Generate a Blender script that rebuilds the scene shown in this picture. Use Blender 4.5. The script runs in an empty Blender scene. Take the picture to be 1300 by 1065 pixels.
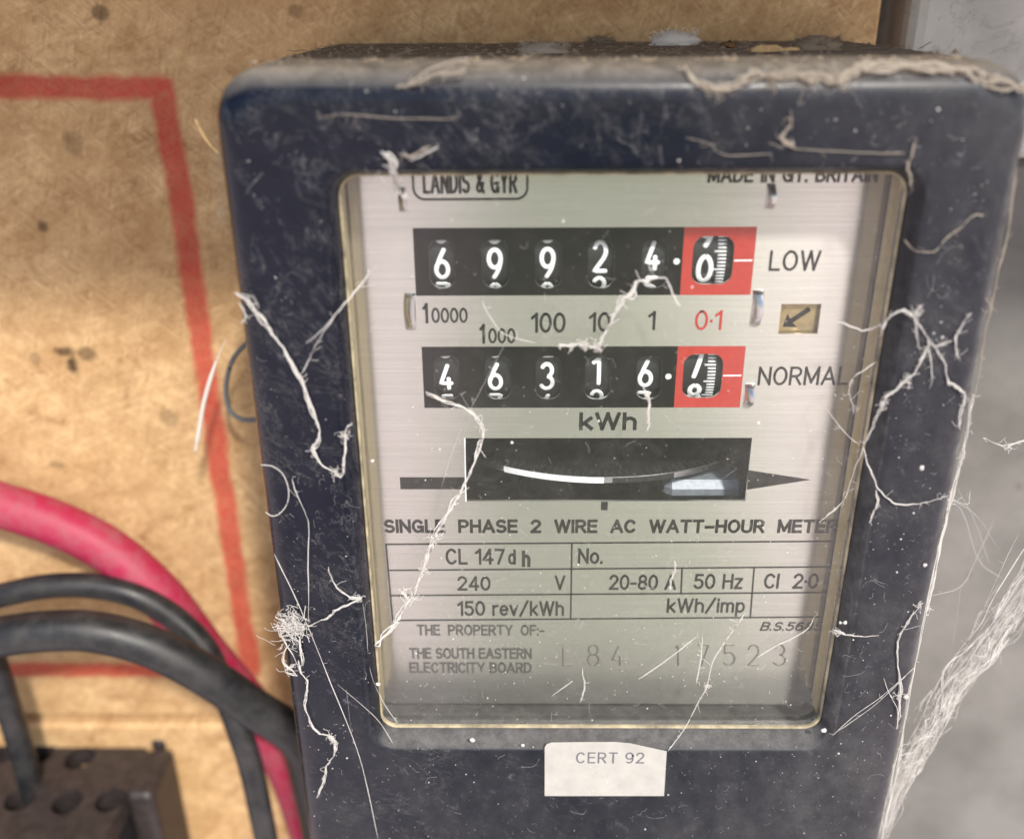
import bpy, bmesh, math, random
from mathutils import Vector, Matrix
random.seed(7)
R_ = math.radians
MM = 0.001
scene = bpy.context.scene
C = scene.collection
rnd = random.Random(11)

# ------------------------------------------------------------------ camera
CAM = Vector((-15.66, -146.61, 68.53))          # mm; X right, Y into the wall, Z up; meter front face at Y = 0
PITCH, YAW, ROLL, FPX = 0.4010, 0.0130, -0.0070, 1151.2
r0 = Vector((math.cos(YAW), math.sin(YAW), 0))
fw = Vector((-math.cos(PITCH)*math.sin(YAW), math.cos(PITCH)*math.cos(YAW), -math.sin(PITCH)))
u0 = Vector((-math.sin(PITCH)*math.sin(YAW), math.sin(PITCH)*math.cos(YAW), math.cos(PITCH)))
right = math.cos(ROLL)*r0 + math.sin(ROLL)*u0
up = -math.sin(ROLL)*r0 + math.cos(ROLL)*u0
cd = bpy.data.cameras.new('camera'); cam = bpy.data.objects.new('camera', cd); C.objects.link(cam)
cam.matrix_world = Matrix(((right.x, up.x, -fw.x, CAM.x*MM), (right.y, up.y, -fw.y, CAM.y*MM), (right.z, up.z, -fw.z, CAM.z*MM), (0, 0, 0, 1)))
cd.sensor_width = 36; cd.lens = 36*FPX/1300; cd.shift_y = -45/1300
cd.clip_start = 0.005; cd.clip_end = 50
cd.dof.use_dof = True; cd.dof.focus_distance = 0.184; cd.dof.aperture_fstop = 8.2
scene.camera = cam

# ------------------------------------------------------------------ world, sun, exposure
SUN_EL, SUN_AZ = 44, 22          # degrees; azimuth from straight ahead of the meter towards the right
w = bpy.data.worlds.new('World'); scene.world = w; w.use_nodes = True
nt = w.node_tree; nt.nodes.clear()
wo = nt.nodes.new('ShaderNodeOutputWorld'); bg = nt.nodes.new('ShaderNodeBackground')
sky = nt.nodes.new('ShaderNodeTexSky'); sky.sky_type = 'NISHITA'; sky.sun_disc = False
sky.sun_elevation = R_(SUN_EL); sky.sun_rotation = R_(180 - SUN_AZ); sky.air_density = 1.0; sky.dust_density = 2.0
geo = nt.nodes.new('ShaderNodeNewGeometry'); sep = nt.nodes.new('ShaderNodeSeparateXYZ')
mr = nt.nodes.new('ShaderNodeMapRange'); mr.inputs[1].default_value = 0.03; mr.inputs[2].default_value = -0.05
tc = nt.nodes.new('ShaderNodeTexCoord')
mixw = nt.nodes.new('ShaderNodeMix'); mixw.data_type = 'RGBA'
gx = nt.nodes.new('ShaderNodeMath'); gx.operation = 'SUBTRACT'; nt.links.new(sep.outputs[0], gx.inputs[0]); gx.inputs[1].default_value = .09
ga = nt.nodes.new('ShaderNodeMath'); ga.operation = 'ABSOLUTE'; nt.links.new(gx.outputs[0], ga.inputs[0])
gr = nt.nodes.new('ShaderNodeMapRange'); gr.inputs[1].default_value = .11; gr.inputs[2].default_value = .22; nt.links.new(ga.outputs[0], gr.inputs[0])
gm = nt.nodes.new('ShaderNodeMix'); gm.data_type = 'RGBA'; gm.inputs[6].default_value = (2.35, 2.5, 1.9, 1); gm.inputs[7].default_value = (6.5, 5.4, 5.6, 1)   # greenery ahead; bright pink sides added unseen to band the nameplate's reflection
nt.links.new(gr.outputs[0], gm.inputs[0]); nt.links.new(gm.outputs[2], mixw.inputs[7])
nt.links.new(tc.outputs['Generated'], sep.inputs[0]); nt.links.new(sep.outputs[2], mr.inputs[0])
nt.links.new(mr.outputs[0], mixw.inputs[0]); nt.links.new(sky.outputs[0], mixw.inputs[6])
nt.links.new(mixw.outputs[2], bg.inputs[0]); bg.inputs[1].default_value = 0.105
nt.links.new(bg.outputs[0], wo.inputs[0])
sd = bpy.data.lights.new('sun', 'SUN'); sun = bpy.data.objects.new('sun', sd); C.objects.link(sun)
sd.energy = 2.7; sd.angle = R_(4.5); sd.color = (1, 0.95, 0.87)
sdir = Vector((math.sin(R_(SUN_AZ))*math.cos(R_(SUN_EL)), -math.cos(R_(SUN_AZ))*math.cos(R_(SUN_EL)), math.sin(R_(SUN_EL))))
sun.rotation_euler = sdir.to_track_quat('Z', 'Y').to_euler(); sun.location = sdir*2
vs = scene.view_settings; vs.view_transform = 'Standard'; vs.look = 'None'; vs.gamma = 1; vs.use_curve_mapping = False; vs.exposure = 0.75

# ------------------------------------------------------------------ helpers
def at(px, py, Y):
    """point (mm) on the plane at depth Y seen at photograph pixel px, py"""
    d = fw*FPX + right*(px - 650) + up*(487.5 - py)
    t = (Y - CAM.y)/d.y
    return CAM + d*t
def XZ(px, py, Y):
    p = at(px, py, Y); return (p.x, p.z)
def tag(o, label=None, cat=None, group=None, kind=None):
    if label: o['label'] = label
    if cat: o['category'] = cat
    if group: o['group'] = group
    if kind: o['kind'] = kind
    return o
def mesh_obj(name, verts, faces, mat, parent=None, smooth=False, uv=False):
    me = bpy.data.meshes.new(name); me.from_pydata([Vector(v)*MM for v in verts], [], faces)
    me.materials.append(mat)
    if smooth:
        me.polygons.foreach_set('use_smooth', [True]*len(me.polygons))
    me.update()
    o = bpy.data.objects.new(name, me); C.objects.link(o); o.parent = parent
    return o
def empty(name, loc=(0, 0, 0)):
    o = bpy.data.objects.new(name, None); C.objects.link(o); o.empty_display_size = 0.01
    o.location = Vector(loc)*MM
    return o
def fixn(o):
    bm = bmesh.new(); bm.from_mesh(o.data); bmesh.ops.recalc_face_normals(bm, faces=bm.faces); bm.to_mesh(o.data); bm.free()
def auto_smooth(o, ang=40):
    me = o.data; me.polygons.foreach_set('use_smooth', [True]*len(me.polygons))
    bm = bmesh.new(); bm.from_mesh(me)
    for e in bm.edges:
        if len(e.link_faces) == 2 and e.calc_face_angle(0) > R_(ang): e.smooth = False
    bm.to_mesh(me); bm.free()
def rrect(x0, x1, z0, z1, r, n=8):
    pts = []
    for cx, cz, a0 in ((x1-r, z1-r, 0), (x0+r, z1-r, 90), (x0+r, z0+r, 180), (x1-r, z0+r, 270)):
        for k in range(n+1):
            a = R_(a0 + 90*k/n); pts.append((cx + r*math.cos(a), cz + r*math.sin(a)))
    return pts
def flat(name, outlines, Y, thick, mat, parent=None, bevel=0):
    """flat sheet with holes standing in the XZ plane; front face at depth Y, thickness going back"""
    cu = bpy.data.curves.new(name, 'CURVE'); cu.dimensions = '2D'; cu.fill_mode = 'BOTH'
    for pts in outlines:
        s = cu.splines.new('POLY'); s.points.add(len(pts)-1); s.use_cyclic_u = True
        for q, (x, z) in zip(s.points, pts): q.co = (x, z, 0, 1)
    cu.extrude = thick/2
    o = bpy.data.objects.new(name, cu); C.objects.link(o)
    dg = bpy.context.evaluated_depsgraph_get(); me = bpy.data.meshes.new_from_object(o.evaluated_get(dg))
    bpy.data.objects.remove(o); bpy.data.curves.remove(cu)
    me.transform(Matrix(((MM, 0, 0, 0), (0, 0, -MM, (Y+thick/2)*MM), (0, MM, 0, 0), (0, 0, 0, 1))))
    me.materials.clear(); me.materials.append(mat); me.name = name
    o = bpy.data.objects.new(name, me); C.objects.link(o); o.parent = parent
    fixn(o)
    return o
def earc(cx, cz, rx, rz, a0, a1, n=14): return [(cx+rx*math.cos(R_(a0+(a1-a0)*k/n)), cz+rz*math.sin(R_(a0+(a1-a0)*k/n))) for k in range(n+1)]
_V = [(0, 0), (0, 1)]
def _scale(gl, w): return [[(x*w, z) for x, z in st] for st in gl]
FONT = {                                                            # single-stroke sans capitals: (width, strokes), cap height 1
    'A': (.66, [[(0, 0), (.33, 1)], [(.33, 1), (.66, 0)], [(.11, .31), (.55, .31)]]),
    'B': (.56, [_V, [(0, 1), (.3, 1)] + earc(.3, .765, .235, .235, 80, -90) + [(0, .53)], [(0, .53), (.3, .53)] + earc(.3, .265, .26, .265, 80, -90) + [(0, 0)]]),
    'C': (.60, [earc(.31, .5, .31, .5, 42, 318, 24)]), 'D': (.58, [_V, [(0, 1), (.22, 1)] + earc(.22, .5, .36, .5, 85, -90, 18) + [(0, 0)]]),
    'E': (.48, [_V, [(0, 1), (.48, 1)], [(0, .53), (.44, .53)], [(0, 0), (.48, 0)]]), 'F': (.46, [_V, [(0, 1), (.46, 1)], [(0, .52), (.40, .52)]]),
    'G': (.62, [earc(.31, .5, .31, .5, 42, 345, 26), [(.62, .02), (.62, .44)], [(.36, .44), (.62, .44)]]), 'H': (.56, [_V, [(.56, 0), (.56, 1)], [(0, .52), (.56, .52)]]),
    'I': (.0, [_V]), 'K': (.56, [_V, [(.54, 1), (0, .36)], [(.19, .56), (.57, 0)]]), 'L': (.44, [_V, [(0, 0), (.44, 0)]]),
    'M': (.70, [_V, [(0, 1), (.35, .12)], [(.35, .12), (.70, 1)], [(.70, 1), (.70, 0)]]), 'N': (.57, [_V, [(0, 1), (.57, 0)], [(.57, 0), (.57, 1)]]),
    'O': (.64, [earc(.32, .5, .32, .5, 90, 460, 30)]), 'P': (.53, [_V, [(0, 1), (.27, 1)] + earc(.27, .735, .26, .265, 80, -90) + [(0, .47)]]),
    'R': (.55, [_V, [(0, 1), (.27, 1)] + earc(.27, .74, .26, .26, 80, -90) + [(0, .48)], [(.27, .48), (.55, 0)]]),
    'S': (.53, [earc(.265, .748, .25, .252, 35, 262, 16) + earc(.265, .255, .265, .255, 82, -145, 16)]), 'T': (.56, [[(0, 1), (.56, 1)], [(.28, 1), (.28, 0)]]),
    'U': (.56, [[(0, 1), (0, .3)] + earc(.28, .28, .28, .28, 185, 355, 16) + [(.56, .3), (.56, 1)]]), 'V': (.60, [[(0, 1), (.30, 0)], [(.30, 0), (.60, 1)]]),
    'W': (.90, [[(0, 1), (.225, 0)], [(.225, 0), (.45, 1)], [(.45, 1), (.675, 0)], [(.675, 0), (.90, 1)]]), 'Y': (.58, [[(0, 1), (.29, .45)], [(.58, 1), (.29, .45)], [(.29, .45), (.29, 0)]]),
    '&': (.64, [[(.64, 0), (.40, .33), (.18, .66), (.15, .82), (.20, .95), (.30, 1), (.41, .94), (.44, .82), (.38, .68), (.12, .44), (.03, .26), (.08, .08), (.22, 0), (.38, .06), (.52, .24), (.60, .45)]]),
    'd': (.45, [[(.45, 0), (.45, 1)], earc(.225, .35, .225, .35, 0, 370, 22)]), 'h': (.44, [_V, [(0, .40)] + earc(.22, .45, .22, .26, 170, 10, 12) + [(.44, .40), (.44, 0)]]),
    'e': (.46, [[(.02, .37), (.46, .37)] , earc(.23, .35, .23, .35, 3, 315, 20)]), 'o': (.48, [earc(.24, .35, .24, .35, 90, 460, 22)]), 'v': (.44, [[(0, .7), (.22, 0)], [(.22, 0), (.44, .7)]]),
    'k': (.42, [_V, [(.40, .7), (0, .22)], [(.14, .38), (.43, 0)]]), 'r': (.27, [[(0, 0), (0, .7)], [(0, .38)] + earc(.25, .42, .25, .28, 165, 80, 8)]), 'i': (.0, [[(0, 0), (0, .7)], [(0, .93), (0, 1)]]),
    'm': (.72, [[(0, 0), (0, .7)], [(0, .42)] + earc(.18, .46, .18, .25, 165, 10, 10) + [(.36, .42), (.36, 0)], [(.36, .42)] + earc(.54, .46, .18, .25, 165, 10, 10) + [(.72, .42), (.72, 0)]]),
    'p': (.45, [[(0, -.3), (0, .7)], earc(.225, .35, .225, .35, 180, 550, 22)]), 'z': (.40, [[(0, .7), (.40, .7)], [(.40, .7), (0, 0)], [(0, 0), (.40, 0)]]), 'l': (.0, [_V]),
    '.': (.0, [[(0, 0), (0, .03)]]), '·': (.0, [[(0, .44), (0, .47)]]), ':': (.0, [[(0, 0), (0, .03)], [(0, .6), (0, .63)]]), '-': (.30, [[(0, .40), (.30, .40)]]), '–': (.46, [[(0, .42), (.46, .42)]]), '/': (.50, [[(0, -.08), (.50, 1.06)]]),
    '0': (.54, [earc(.27, .5, .27, .5, 90, 460, 28)]), '1': (.24, [[(.24, 0), (.24, 1)], [(.24, .98), (.0, .78)]]),
    '2': (.52, [earc(.26, .73, .25, .27, 165, -28, 16) + [(.0, .0)], [(0, 0), (.52, 0)]]), '3': (.52, [earc(.25, .755, .23, .245, 150, -85, 14) + earc(.25, .265, .27, .265, 85, -150, 16)]),
    '4': (.56, [[(.40, 1), (0, .27)], [(0, .27), (.56, .27)], [(.42, 1), (.42, 0)]]), '5': (.52, [[(.48, 1), (.08, 1)], [(.08, 1), (.04, .53)] + earc(.25, .32, .27, .32, 125, -150, 18)]),
    '6': (.52, [earc(.27, .6, .27, .4, 60, 180, 12) + earc(.26, .30, .26, .30, 180, 540, 22)]), '7': (.50, [[(0, 1), (.50, 1)], [(.50, 1), (.16, 0)]]),
    '8': (.52, [earc(.26, .76, .22, .24, 90, 460, 20), earc(.26, .27, .26, .27, 90, 460, 22)]), '9': (.52, [earc(.26, .69, .26, .31, 0, 370, 22), earc(.25, .40, .27, .40, 10, -120, 12)])}
def text(name, body, x0, x1, ytop, ybot, Y, mat, parent, weight=.135, shear=0.0, space=.24, word=.42, thick=0.03, depth=None):
    """lettering fitted to the box whose cap top / baseline and ends are given as photograph pixels on plane Y"""
    a = at(x0, ybot, Y); b = at(x1, ybot, Y); c = at((x0+x1)/2, ytop, Y); m = at((x0+x1)/2, ybot, Y)
    H = c.z - m.z; W = b.x - a.x; wmm = weight*H
    cur = 0; items = []
    for ch in body:
        if ch == ' ': cur += word; continue
        wd, st = FONT[ch]; items.append((cur, st)); cur += wd + space
    tot = max(cur - space, .001); sx = (W - wmm)/tot; sz = H - wmm
    if tot < .05: sx = 0
    V = []; F = []; cnt = 0
    for off, strokes in items:
        for st in strokes:
            pts = [Vector((a.x + wmm/2 + (off+x+shear*z)*sx, m.z + wmm/2 + z*sz)) for x, z in st]
            d0 = (pts[0]-pts[1]).normalized(); d1 = (pts[-1]-pts[-2]).normalized()
            pts[0] = pts[0]+d0*wmm*.48; pts[-1] = pts[-1]+d1*wmm*.48
            base = len(V); yy = Y - thick - .0025*(cnt % 5); cnt += 1
            for i, p in enumerate(pts):
                t = (pts[min(i+1, len(pts)-1)]-pts[max(i-1, 0)]).normalized(); nn = Vector((-t.y, t.x))*wmm/2
                V += [(p.x+nn.x, yy, p.y+nn.y), (p.x-nn.x, yy, p.y-nn.y)]
            for i in range(len(pts)-1): F.append((base+2*i, base+2*i+1, base+2*i+3, base+2*i+2))
    o = mesh_obj(name, V, F, mat, parent)
    for f in o.data.polygons:
        if f.normal.y > 0: f.flip()
    return o
def smooth_path(pts, sub=6):
    """Catmull-Rom through points"""
    P = [Vector(p) for p in pts]
    if len(P) < 3: return P
    Q = [2*P[0]-P[1]] + P + [2*P[-1]-P[-2]]; out = []
    for i in range(1, len(Q)-2):
        p0, p1, p2, p3 = Q[i-1:i+3]
        for k in range(sub):
            t = k/sub
            out.append(0.5*((2*p1) + (p2-p0)*t + (2*p0-5*p1+4*p2-p3)*t*t + (3*p1-p0-3*p2+p3)*t**3))
    out.append(P[-1]); return out
def tube_geo(path, rad, n=8, V=None, F=None, normal=None, flatk=1.0, caps=True):
    """tube along path (mm); rad number or list; normal + flatk squash it to a ribbon"""
    V = [] if V is None else V; F = [] if F is None else F
    m = len(path); base = len(V)
    for i, p in enumerate(path):
        t = (path[min(i+1, m-1)] - path[max(i-1, 0)])
        t = t.normalized() if t.length > 1e-9 else Vector((1, 0, 0))
        nn = (normal[i] if isinstance(normal, list) else normal) if normal is not None else (Vector((0, 0, 1)) if abs(t.z) < .9 else Vector((1, 0, 0)))
        s = t.cross(nn)
        s = s.normalized() if s.length > 1e-6 else Vector((1, 0, 0))
        nn2 = s.cross(t).normalized()
        r = rad[i] if isinstance(rad, (list, tuple)) else rad
        for k in range(n):
            a = 2*math.pi*k/n
            V.append(p + s*(r*math.cos(a)) + nn2*(r*flatk*math.sin(a)))
    for i in range(m-1):
        for k in range(n):
            a = base+i*n+k; b = base+i*n+(k+1) % n
            F.append((a, b, b+n, a+n))
    if caps:
        F.append(tuple(base+k for k in range(n))[::-1]); F.append(tuple(base+(m-1)*n+k for k in range(n)))
    return V, F

# ------------------------------------------------------------------ materials
class N:
    """small node-tree builder"""
    def __init__(s, name):
        s.m = bpy.data.materials.new(name); s.m.use_nodes = True; s.t = s.m.node_tree; s.t.nodes.clear()
        s.out = s.t.nodes.new('ShaderNodeOutputMaterial'); s.pos = None
    def new(s, typ, **kw):
        n = s.t.nodes.new(typ)
        for k, v in kw.items(): setattr(n, k, v)
        return n
    def link(s, a, b): s.t.links.new(a, b)
    def coord(s):
        if s.pos is None:
            s.pos = s.new('ShaderNodeNewGeometry').outputs['Position']
        return s.pos
    def mapping(s, scale=(1, 1, 1), rot=(0, 0, 0), loc=(0, 0, 0)):
        r = s.new('ShaderNodeMapping'); s.link(s.coord(), r.inputs[0]); r.inputs['Rotation'].default_value = rot
        m = s.new('ShaderNodeMapping'); s.link(r.outputs[0], m.inputs[0])
        m.inputs['Scale'].default_value = scale; m.inputs['Location'].default_value = loc
        return m.outputs[0]
    def noise(s, scale, detail=4, rough=.55, vec=None, dist=0):
        n = s.new('ShaderNodeTexNoise'); n.inputs['Scale'].default_value = scale; n.inputs['Detail'].default_value = detail
        n.inputs['Roughness'].default_value = rough; n.inputs['Distortion'].default_value = dist
        s.link(vec if vec is not None else s.coord(), n.inputs['Vector']); return n.outputs[0]
    def ramp(s, fac, a, b, lo=0., hi=1.):
        n = s.new('ShaderNodeMapRange'); s.link(fac, n.inputs[0])
        for i, v in enumerate((a, b, lo, hi)): n.inputs[i+1].default_value = v
        return n.outputs[0]
    def math(s, op, a, b=None, clamp=False):
        n = s.new('ShaderNodeMath', operation=op, use_clamp=clamp)
        for i, v in enumerate((a, b)):
            if v is None: continue
            if isinstance(v, (int, float)): n.inputs[i].default_value = v
            else: s.link(v, n.inputs[i])
        return n.outputs[0]
    def mix(s, fac, a, b):
        n = s.new('ShaderNodeMix', data_type='RGBA')
        if isinstance(fac, (int, float)): n.inputs[0].default_value = fac
        else: s.link(fac, n.inputs[0])
        for i, v in ((6, a), (7, b)):
            if isinstance(v, tuple): n.inputs[i].default_value = v if len(v) == 4 else v + (1,)
            else: s.link(v, n.inputs[i])
        return n.outputs[2]
    def bump(s, h, strength=.3, dist=.0002, normal=None):
        n = s.new('ShaderNodeBump'); n.inputs['Strength'].default_value = strength; n.inputs['Distance'].default_value = dist
        s.link(h, n.inputs['Height'])
        if normal is not None: s.link(normal, n.inputs['Normal'])
        return n.outputs[0]
    def bsdf(s, col=(.5, .5, .5), rough=.5, metal=0., spec=.5, normal=None, **kw):
        n = s.new('ShaderNodeBsdfPrincipled')
        for k, v in (('Base Color', col), ('Roughness', rough), ('Metallic', metal), ('Specular IOR Level', spec)):
            if isinstance(v, (int, float)): n.inputs[k].default_value = v
            elif isinstance(v, tuple): n.inputs[k].default_value = v + (1,) if len(v) == 3 else v
            else: s.link(v, n.inputs[k])
        for k, v in kw.items(): n.inputs[k].default_value = v
        if normal is not None: s.link(normal, n.inputs['Normal'])
        return n
    def done(s, sh):
        s.link(sh, s.out.inputs['Surface']); return s.m
def sepxyz(n, v):
    x = n.new('ShaderNodeSeparateXYZ'); n.link(v, x.inputs[0]); return x.outputs

def m_simple(name, col, rough=.5, metal=0., spec=.5, var=.15, vs_=900, bump=0.):
    n = N(name); nz = n.noise(vs_, 3)
    f = n.ramp(nz, .3, .7)
    c = n.mix(f, tuple(v*(1-var) for v in col), tuple(min(1, v*(1+var)) for v in col))
    nm = n.bump(nz, bump, .0002) if bump else None
    return n.done(n.bsdf(c, rough, metal, spec, nm).outputs[0])

def m_housing():
    n = N('dusty_bakelite')
    geo = n.new('ShaderNodeNewGeometry'); n.pos = geo.outputs['Position']
    nx, ny, nz = sepxyz(n, geo.outputs['Normal']); px, py, pz = sepxyz(n, geo.outputs['Position'])
    big = n.noise(38, 5, .6); mid = n.noise(220, 6, .7, dist=.6); fine = n.noise(2400, 3, .6)
    # film of dust, thickened low down and right to paint in the sunlit glow
    glow_grad = n.math('ADD', n.ramp(px, .005, .065, 0, .42), n.ramp(pz, -.03, -.10, 0, .24))
    film = n.math('MULTIPLY', n.math('ADD', n.math('MULTIPLY', n.ramp(big, .45, .7), .09), glow_grad), n.ramp(n.noise(90, 5, .6, n.mapping((1, 1, .45), (0, .25, 0), (6, 2, 3)), .3), .3, .7, .12, .40))
    # scuffs: long thin smears
    sc1 = n.noise(90, 7, .75, n.mapping((1, 1, .35), (0, .5, 0)), 1.5)
    sc = n.math('MULTIPLY', n.ramp(n.math('ABSOLUTE', n.math('SUBTRACT', sc1, .5)), .012, .0), n.ramp(mid, .45, .7, 0, .55))
    sc2 = n.noise(140, 7, .75, n.mapping((.4, 1, 1), (0, -.4, 0), (3, 1, 2)), 1.2)
    sc = n.math('MAXIMUM', sc, n.math('MULTIPLY', n.ramp(n.math('ABSOLUTE', n.math('SUBTRACT', sc2, .52)), .009, .0), n.ramp(big, .45, .65, 0, .5)))
    vor = n.new('ShaderNodeTexVoronoi'); vor.inputs['Scale'].default_value = 420; n.link(n.pos, vor.inputs['Vector'])
    spk = n.math('MULTIPLY', n.ramp(vor.outputs['Distance'], .12, .04), n.ramp(mid, .5, .62, 0, .5))
    topd = n.math('MULTIPLY', n.math('MULTIPLY', n.ramp(nz, .38, .92), n.ramp(mid, .2, .6, .75, 1.)), n.ramp(pz, -.02, .03, .42, 1.))
    edge = n.math('MULTIPLY', n.math('MULTIPLY', n.ramp(nx, .35, .9), n.ramp(mid, .3, .6, .25, .75)), n.ramp(px, .052, .056))
    edge = n.math('MAXIMUM', edge, n.math('MULTIPLY', n.math('MULTIPLY', n.ramp(nx, -.3, -.7), n.ramp(mid, .3, .65, .12, .5)), n.math('MULTIPLY', n.ramp(px, .045, .047), n.ramp(pz, .04, -.06, .25, 1.))))  # right chamfer's lit look, stronger low down, painted in as dust
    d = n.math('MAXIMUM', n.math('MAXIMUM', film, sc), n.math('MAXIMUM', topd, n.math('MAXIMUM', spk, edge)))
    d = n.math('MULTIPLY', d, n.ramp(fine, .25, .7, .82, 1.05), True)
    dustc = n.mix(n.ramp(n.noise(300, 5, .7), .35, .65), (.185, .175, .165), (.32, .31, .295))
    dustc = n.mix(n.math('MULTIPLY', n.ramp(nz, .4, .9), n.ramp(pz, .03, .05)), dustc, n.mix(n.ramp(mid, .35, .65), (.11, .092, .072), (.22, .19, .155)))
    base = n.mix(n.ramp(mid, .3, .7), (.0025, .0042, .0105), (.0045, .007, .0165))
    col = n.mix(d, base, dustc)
    rough = n.ramp(d, 0, .35, .22, .85)
    nm = n.bump(n.math('ADD', n.math('MULTIPLY', d, 1.2), n.math('MULTIPLY', fine, .15)), .1, .0003)
    return n.done(n.bsdf(col, rough, 0, .30, nm).outputs[0])

def m_plate():
    n = N('brushed_aluminium')
    st = n.noise(1, 3, .7, n.mapping((14, 1, 3600)))
    st2 = n.noise(1, 2, .5, n.mapping((60, 1, 9000)))
    g = n.math('ADD', n.math('MULTIPLY', st, .6), n.math('MULTIPLY', st2, .4))
    big = n.noise(60, 4)
    c = n.mix(n.ramp(g, .3, .7), (.62, .61, .585), (.83, .82, .79))
    c = n.mix(n.ramp(big, .35, .7, 0, .12), c, (.60, .58, .50))
    nm = n.bump(g, .10, .0001)
    tn = n.new('ShaderNodeTangent', direction_type='UV_MAP')
    b = n.bsdf(c, .24, 1., .5, nm, **{'Anisotropic': .92, 'Anisotropic Rotation': .25}); n.link(tn.outputs[0], b.inputs['Tangent'])
    d = n.new('ShaderNodeBsdfDiffuse'); d.inputs[0].default_value = (.6, .59, .56, 1)
    mx = n.new('ShaderNodeMixShader'); mx.inputs[0].default_value = .10
    n.link(b.outputs[0], mx.inputs[1]); n.link(d.outputs[0], mx.inputs[2])
    return n.done(mx.outputs[0])

def m_glass():
    n = N('dusty_glass')
    px, py, pz = sepxyz(n, n.coord())
    fr = n.new('ShaderNodeFresnel'); n.link(n.ramp(n.new('ShaderNodeNewGeometry').outputs['Backfacing'], 0, 1, 1.5, 1/1.5), fr.inputs[0])
    tr = n.new('ShaderNodeBsdfTransparent'); tr.inputs[0].default_value = (.985, .987, .98, 1)
    gl = n.new('ShaderNodeBsdfGlossy'); gl.inputs['Roughness'].default_value = .03
    m1 = n.new('ShaderNodeMixShader'); n.link(fr.outputs[0], m1.inputs[0]); n.link(tr.outputs[0], m1.inputs[1]); n.link(gl.outputs[0], m1.inputs[2])
    big = n.noise(45, 5, .6); mid = n.noise(260, 6, .75, dist=.8); fine = n.noise(2600, 3, .6)
    vor = n.new('ShaderNodeTexVoronoi'); vor.inputs['Scale'].default_value = 520; n.link(n.coord(), vor.inputs['Vector'])
    low = n.math('ADD', n.ramp(pz, .03, -.075, .25, .8), n.ramp(px, 0, .05, 0, .35))  # film thickens downward, real dust doubling as the hazy lower glare
    film = n.math('MULTIPLY', n.math('MULTIPLY', n.ramp(big, .3, .7, .3, 1.), n.ramp(mid, .3, .75, .25, 1.)), .09)
    sc1 = n.noise(110, 7, .75, n.mapping((1, 1, .3), (0, .6, 0)), 1.5)
    sc = n.math('MULTIPLY', n.ramp(n.math('ABSOLUTE', n.math('SUBTRACT', sc1, .5)), .008, .0), n.ramp(mid, .5, .7, 0, .3))
    spk = n.math('MULTIPLY', n.ramp(vor.outputs['Distance'], .12, .05), n.ramp(mid, .47, .56, 0, .9))
    d = n.math('MULTIPLY', n.math('MAXIMUM', n.math('MAXIMUM', film, sc), spk), n.math('MULTIPLY', low, n.ramp(fine, .3, .7, .5, 1.2)), True)
    df = n.new('ShaderNodeBsdfDiffuse'); df.inputs[0].default_value = (.62, .6, .56, 1)
    m2 = n.new('ShaderNodeMixShader'); n.link(d, m2.inputs[0]); n.link(m1.outputs[0], m2.inputs[1]); n.link(df.outputs[0], m2.inputs[2])
    return n.done(m2.outputs[0])

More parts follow.
